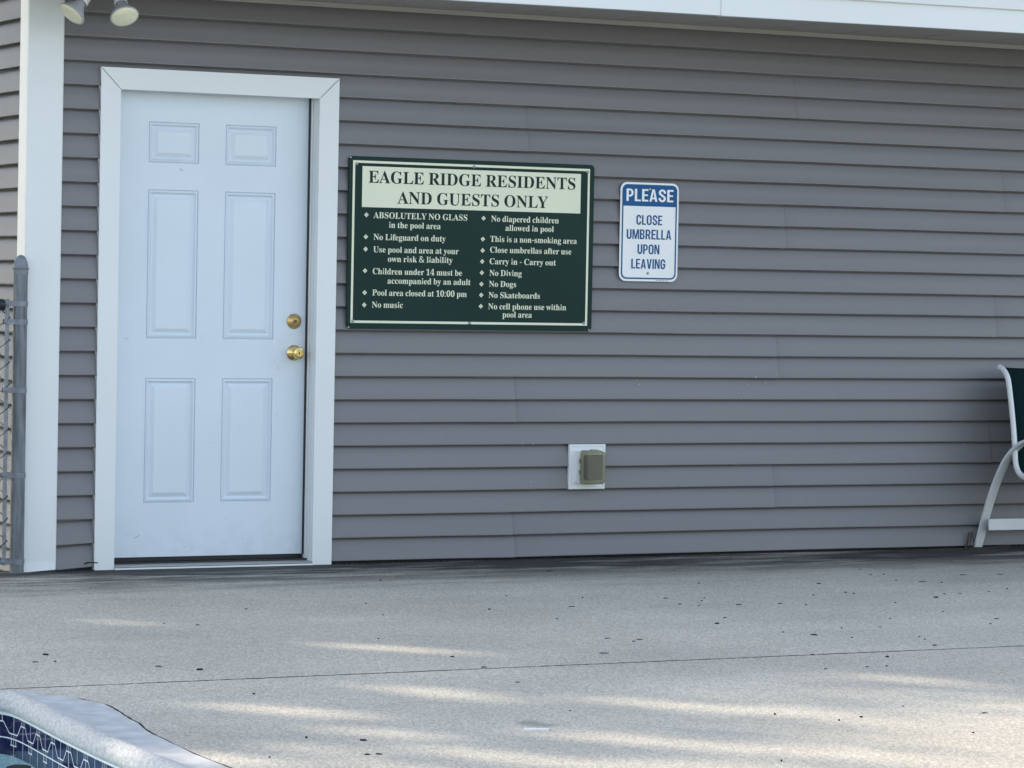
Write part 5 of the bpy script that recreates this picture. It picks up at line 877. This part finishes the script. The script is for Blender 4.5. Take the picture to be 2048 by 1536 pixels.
for i, (u, v, l, k) in enumerate(LIT):
    p = ground_at(u, v); size = l/(6333.84/((p-CAM).dot(fw)))
    nm, lb = NAMES[k]
    me = PROT[k][i % 5]
    o = bpy.data.objects.new(nm, me); C.objects.link(o); o.location = p
    o.scale = (size, max(size, .011)*(1.3 if k != 'twig' else 1.0), max(size*(.95 if k == 'chip' else .8), {'chip': .020, 'flake': .017, 'twig': .026}[k])); o.rotation_euler = (0, 0, -YAW+random.uniform(-.35, .35))
    zone = 'on the deck near the wall' if p.y > -1.6 else ('on the deck between wall and joint' if p.y > JY else 'on the deck poolward of the joint')
    side = 'in front of the door' if p.x < 1.09 and p.y > -3 else None
    s = 'larger' if l > 9 else 'small'
    tag(o, f'{s} {lb} lying {zone}', 'debris', f'{nm.replace("_", " ")}s scattered over the deck')
# white strip of plastic with a sandy stain round it
p = ground_at(1071, 1460)
bm = bmesh.new(); poly_prism(bm, [(-.036, -.012), (.034, -.008), (.040, .010), (-.03, .012)], 'z', .0, .004)
o = obj('plastic_strip', bm, PAPER); o.location = p; o.rotation_euler = (0, 0, -YAW+.08)
tag(o, 'flat white strip lying alone on the deck in the foreground', 'litter')
# grit and leaf crumbs gathered along the wall foot
bm = bmesh.new(); random.seed(5)
for i in range(420):
    x = random.choice((random.uniform(1.1, 6), random.uniform(1.1, 2.2), random.uniform(-.17, -.0))); y = -.012-abs(random.gauss(0, .02)); s = random.uniform(.0015, .0055)
    c = Vector((x, y, GZ+s*.4)); a = random.random()*6
    q = [bm.verts.new(c+Vector((math.cos(a+t)*s*(1.6 if j % 2 == 0 else .6), math.sin(a+t)*s, random.uniform(-.3, .5)*s))) for j, t in enumerate((0, 1.6, 3.1, 4.7))]
    bm.faces.new(q); tp_ = bm.verts.new(c+Vector((0, 0, s)))
    for j in range(4): bm.faces.new((q[j], q[(j+1) % 4], tp_))
g = struct(obj('leaf_litter', bm, TWIG2), 'stuff'); g['label'] = 'fine dark grit and leaf crumbs along the foot of the wall'

# ---------------------------------------------------------------- trees that shade the deck
GAPS = [(690, 1291, .085), (780, 1296, .095), (860, 1302, .09), (920, 1306, .07),
        (230, 1246, .070), (295, 1246, .062),
        (400, 1408, .07), (480, 1415, .11), (570, 1420, .13), (660, 1428, .12),
        (835, 1382, .10), (920, 1392, .10),
        (1260, 1403, .10), (1340, 1410, .11), (1430, 1418, .10),
        (1760, 1353, .09), (1840, 1361, .09), (1900, 1366, .06),
        (1150, 1470, .14), (1250, 1480, .14), (1340, 1490, .12), (1440, 1495, .10),
        (1560, 1425, .11), (1650, 1436, .11), (1780, 1450, .10), (1900, 1462, .10), (1530, 1330, .04),
        (720, 1462, .14), (820, 1470, .14), (640, 1500, .15), (900, 1500, .15), (1020, 1520, .16), (760, 1532, .16), (1180, 1530, .15), (1330, 1534, .15), (1480, 1530, .14), (420, 1515, .14), (500, 1530, .15), (560, 1465, .10),
        (1640, 1500, .12), (1750, 1520, .13), (1880, 1520, .13), (1980, 1500, .12), (2000, 1420, .07),
        (45, 1415, .060), (150, 1462, .060), (205, 1494, .055), (262, 1514, .07), (330, 1510, .09)]
RAYS = [(ground_at(u, v), r*(.44 if u > 1540 and v > 1400 else .56 if v > 1455 and u > 420 else .80 if v > 1395 else .92)) for u, v, r in GAPS]  # crown leaves are left out along these rays to place the sun patches
def open_ray(c):
    for p, r in RAYS:
        q = c-p; q2 = q-SD*q.dot(SD)
        if q2.length_squared < r*r: return True
    return False
def leaf_cluster(bm, centre, rad, n, size, carve):
    made = 0; tries = 0
    while made < n and tries < n*3:
        tries += 1
        d = Vector((random.gauss(0, 1), random.gauss(0, 1), random.gauss(0, 1))).normalized()*(random.random()**.45)
        c = centre+Vector((d.x*rad[0], d.y*rad[1], d.z*rad[2]))
        if carve and open_ray(c): continue
        s = size*random.uniform(.6, 1.3); a = Vector((random.gauss(0, 1), random.gauss(0, 1), random.gauss(0, .7))).normalized(); b = a.orthogonal().normalized(); b.rotate(Matrix.Rotation(random.random()*6, 3, a))
        e = a.cross(b)
        bm.faces.new([bm.verts.new(c+b*s*.5*x+e*s*.3*y+a*s*.1*z) for x, y, z in ((-1, 0, 0), (0, -1, .5), (1, 0, 0), (0, 1, .5))]); made += 1
def tree(base, height, clumps, label, carve, size=.16, per=650, tr=.16):
    t = thing('tree', label, 'tree', base)
    B = Vector(base); bm = bmesh.new()
    tube(bm, [B, B+Vector((.08, .03, height*.3)), B+Vector((-.05, .1, height*.6)), B+Vector((.05, 0, height*.85))], [tr, tr*.8, tr*.5, tr*.15], 10)
    for c, r in clumps[:8]: tube(bm, [B+Vector((0, .03, height*.32)), (B+Vector((0, 0, height*.4)))*.5+Vector(c)*.5, Vector(c)], [tr*.35, tr*.22, tr*.06], 6)
    obj('trunk', bm, BARK, t, smooth=True)
    bm = bmesh.new()
    for c, r in clumps: leaf_cluster(bm, Vector(c), r, per, size, carve)
    obj('crown', bm, LEAF, t)
    return t
random.seed(21)
# coordinates along the sun's azimuth (q) and across it (p)
az = Vector((-.65, .76, 0)).normalized(); ac = Vector((.76, .65, 0)).normalized()
def W(p, q, z): v = ac*p+az*q; return (v.x, v.y, z)
tanE = math.tan(SUN_EL)
for (pc, top, lab) in ((-4.9, 8.3, 'broad leafy tree left behind the pool house, farthest toward the pool'), (-2.6, 8.5, 'broad leafy tree left behind the pool house, middle of three'), (-.2, 9.6, 'tallest leafy tree left behind the pool house, nearest its corner')):
    cl = []
    for i in range(16):
        z = random.uniform(4.2, top-.7); p = pc+random.uniform(-1.3, 1.3); q = 12.4+random.uniform(-1.0, 1.0)
        cl.append((W(p, q, z), (1.0, 1.0, .8)))
    for zz in (4.6, 5.6, 6.6, 7.4)+((8.2, 9.0) if pc > -1 else ()):
        for pp_ in (-1.0, 0, 1.0): cl.append((W(pc+pp_, 12.4, zz), (1.0, 1.0, .8)))
    for zz in (1.6, 2.8, 3.8):  # low foliage added to hold back the bright sky near the horizon
        for pp_ in (-.9, .9): cl.append((W(pc+pp_, 12.9, zz), (1.2, 1.2, .9)))
    tree(W(pc, 12.4, GZ), top-.8, cl, lab, True, .15, 620)
for (pc, q0, top, lab) in ((3.4, 13.5, 10.5, 'unseen leafy tree added behind the pool house roof to block sky glow'),):  # out-of-view tree added to screen the side wall from sky glow
    cl = [(W(pc+random.uniform(-1.7, 1.7), q0+random.uniform(-1.2, 1.2), random.uniform(2, top)), (1.2, 1.2, 1.0)) for k in range(30)]
    tree(W(pc, q0, GZ), top-.8, cl, lab, False, .22, 330)
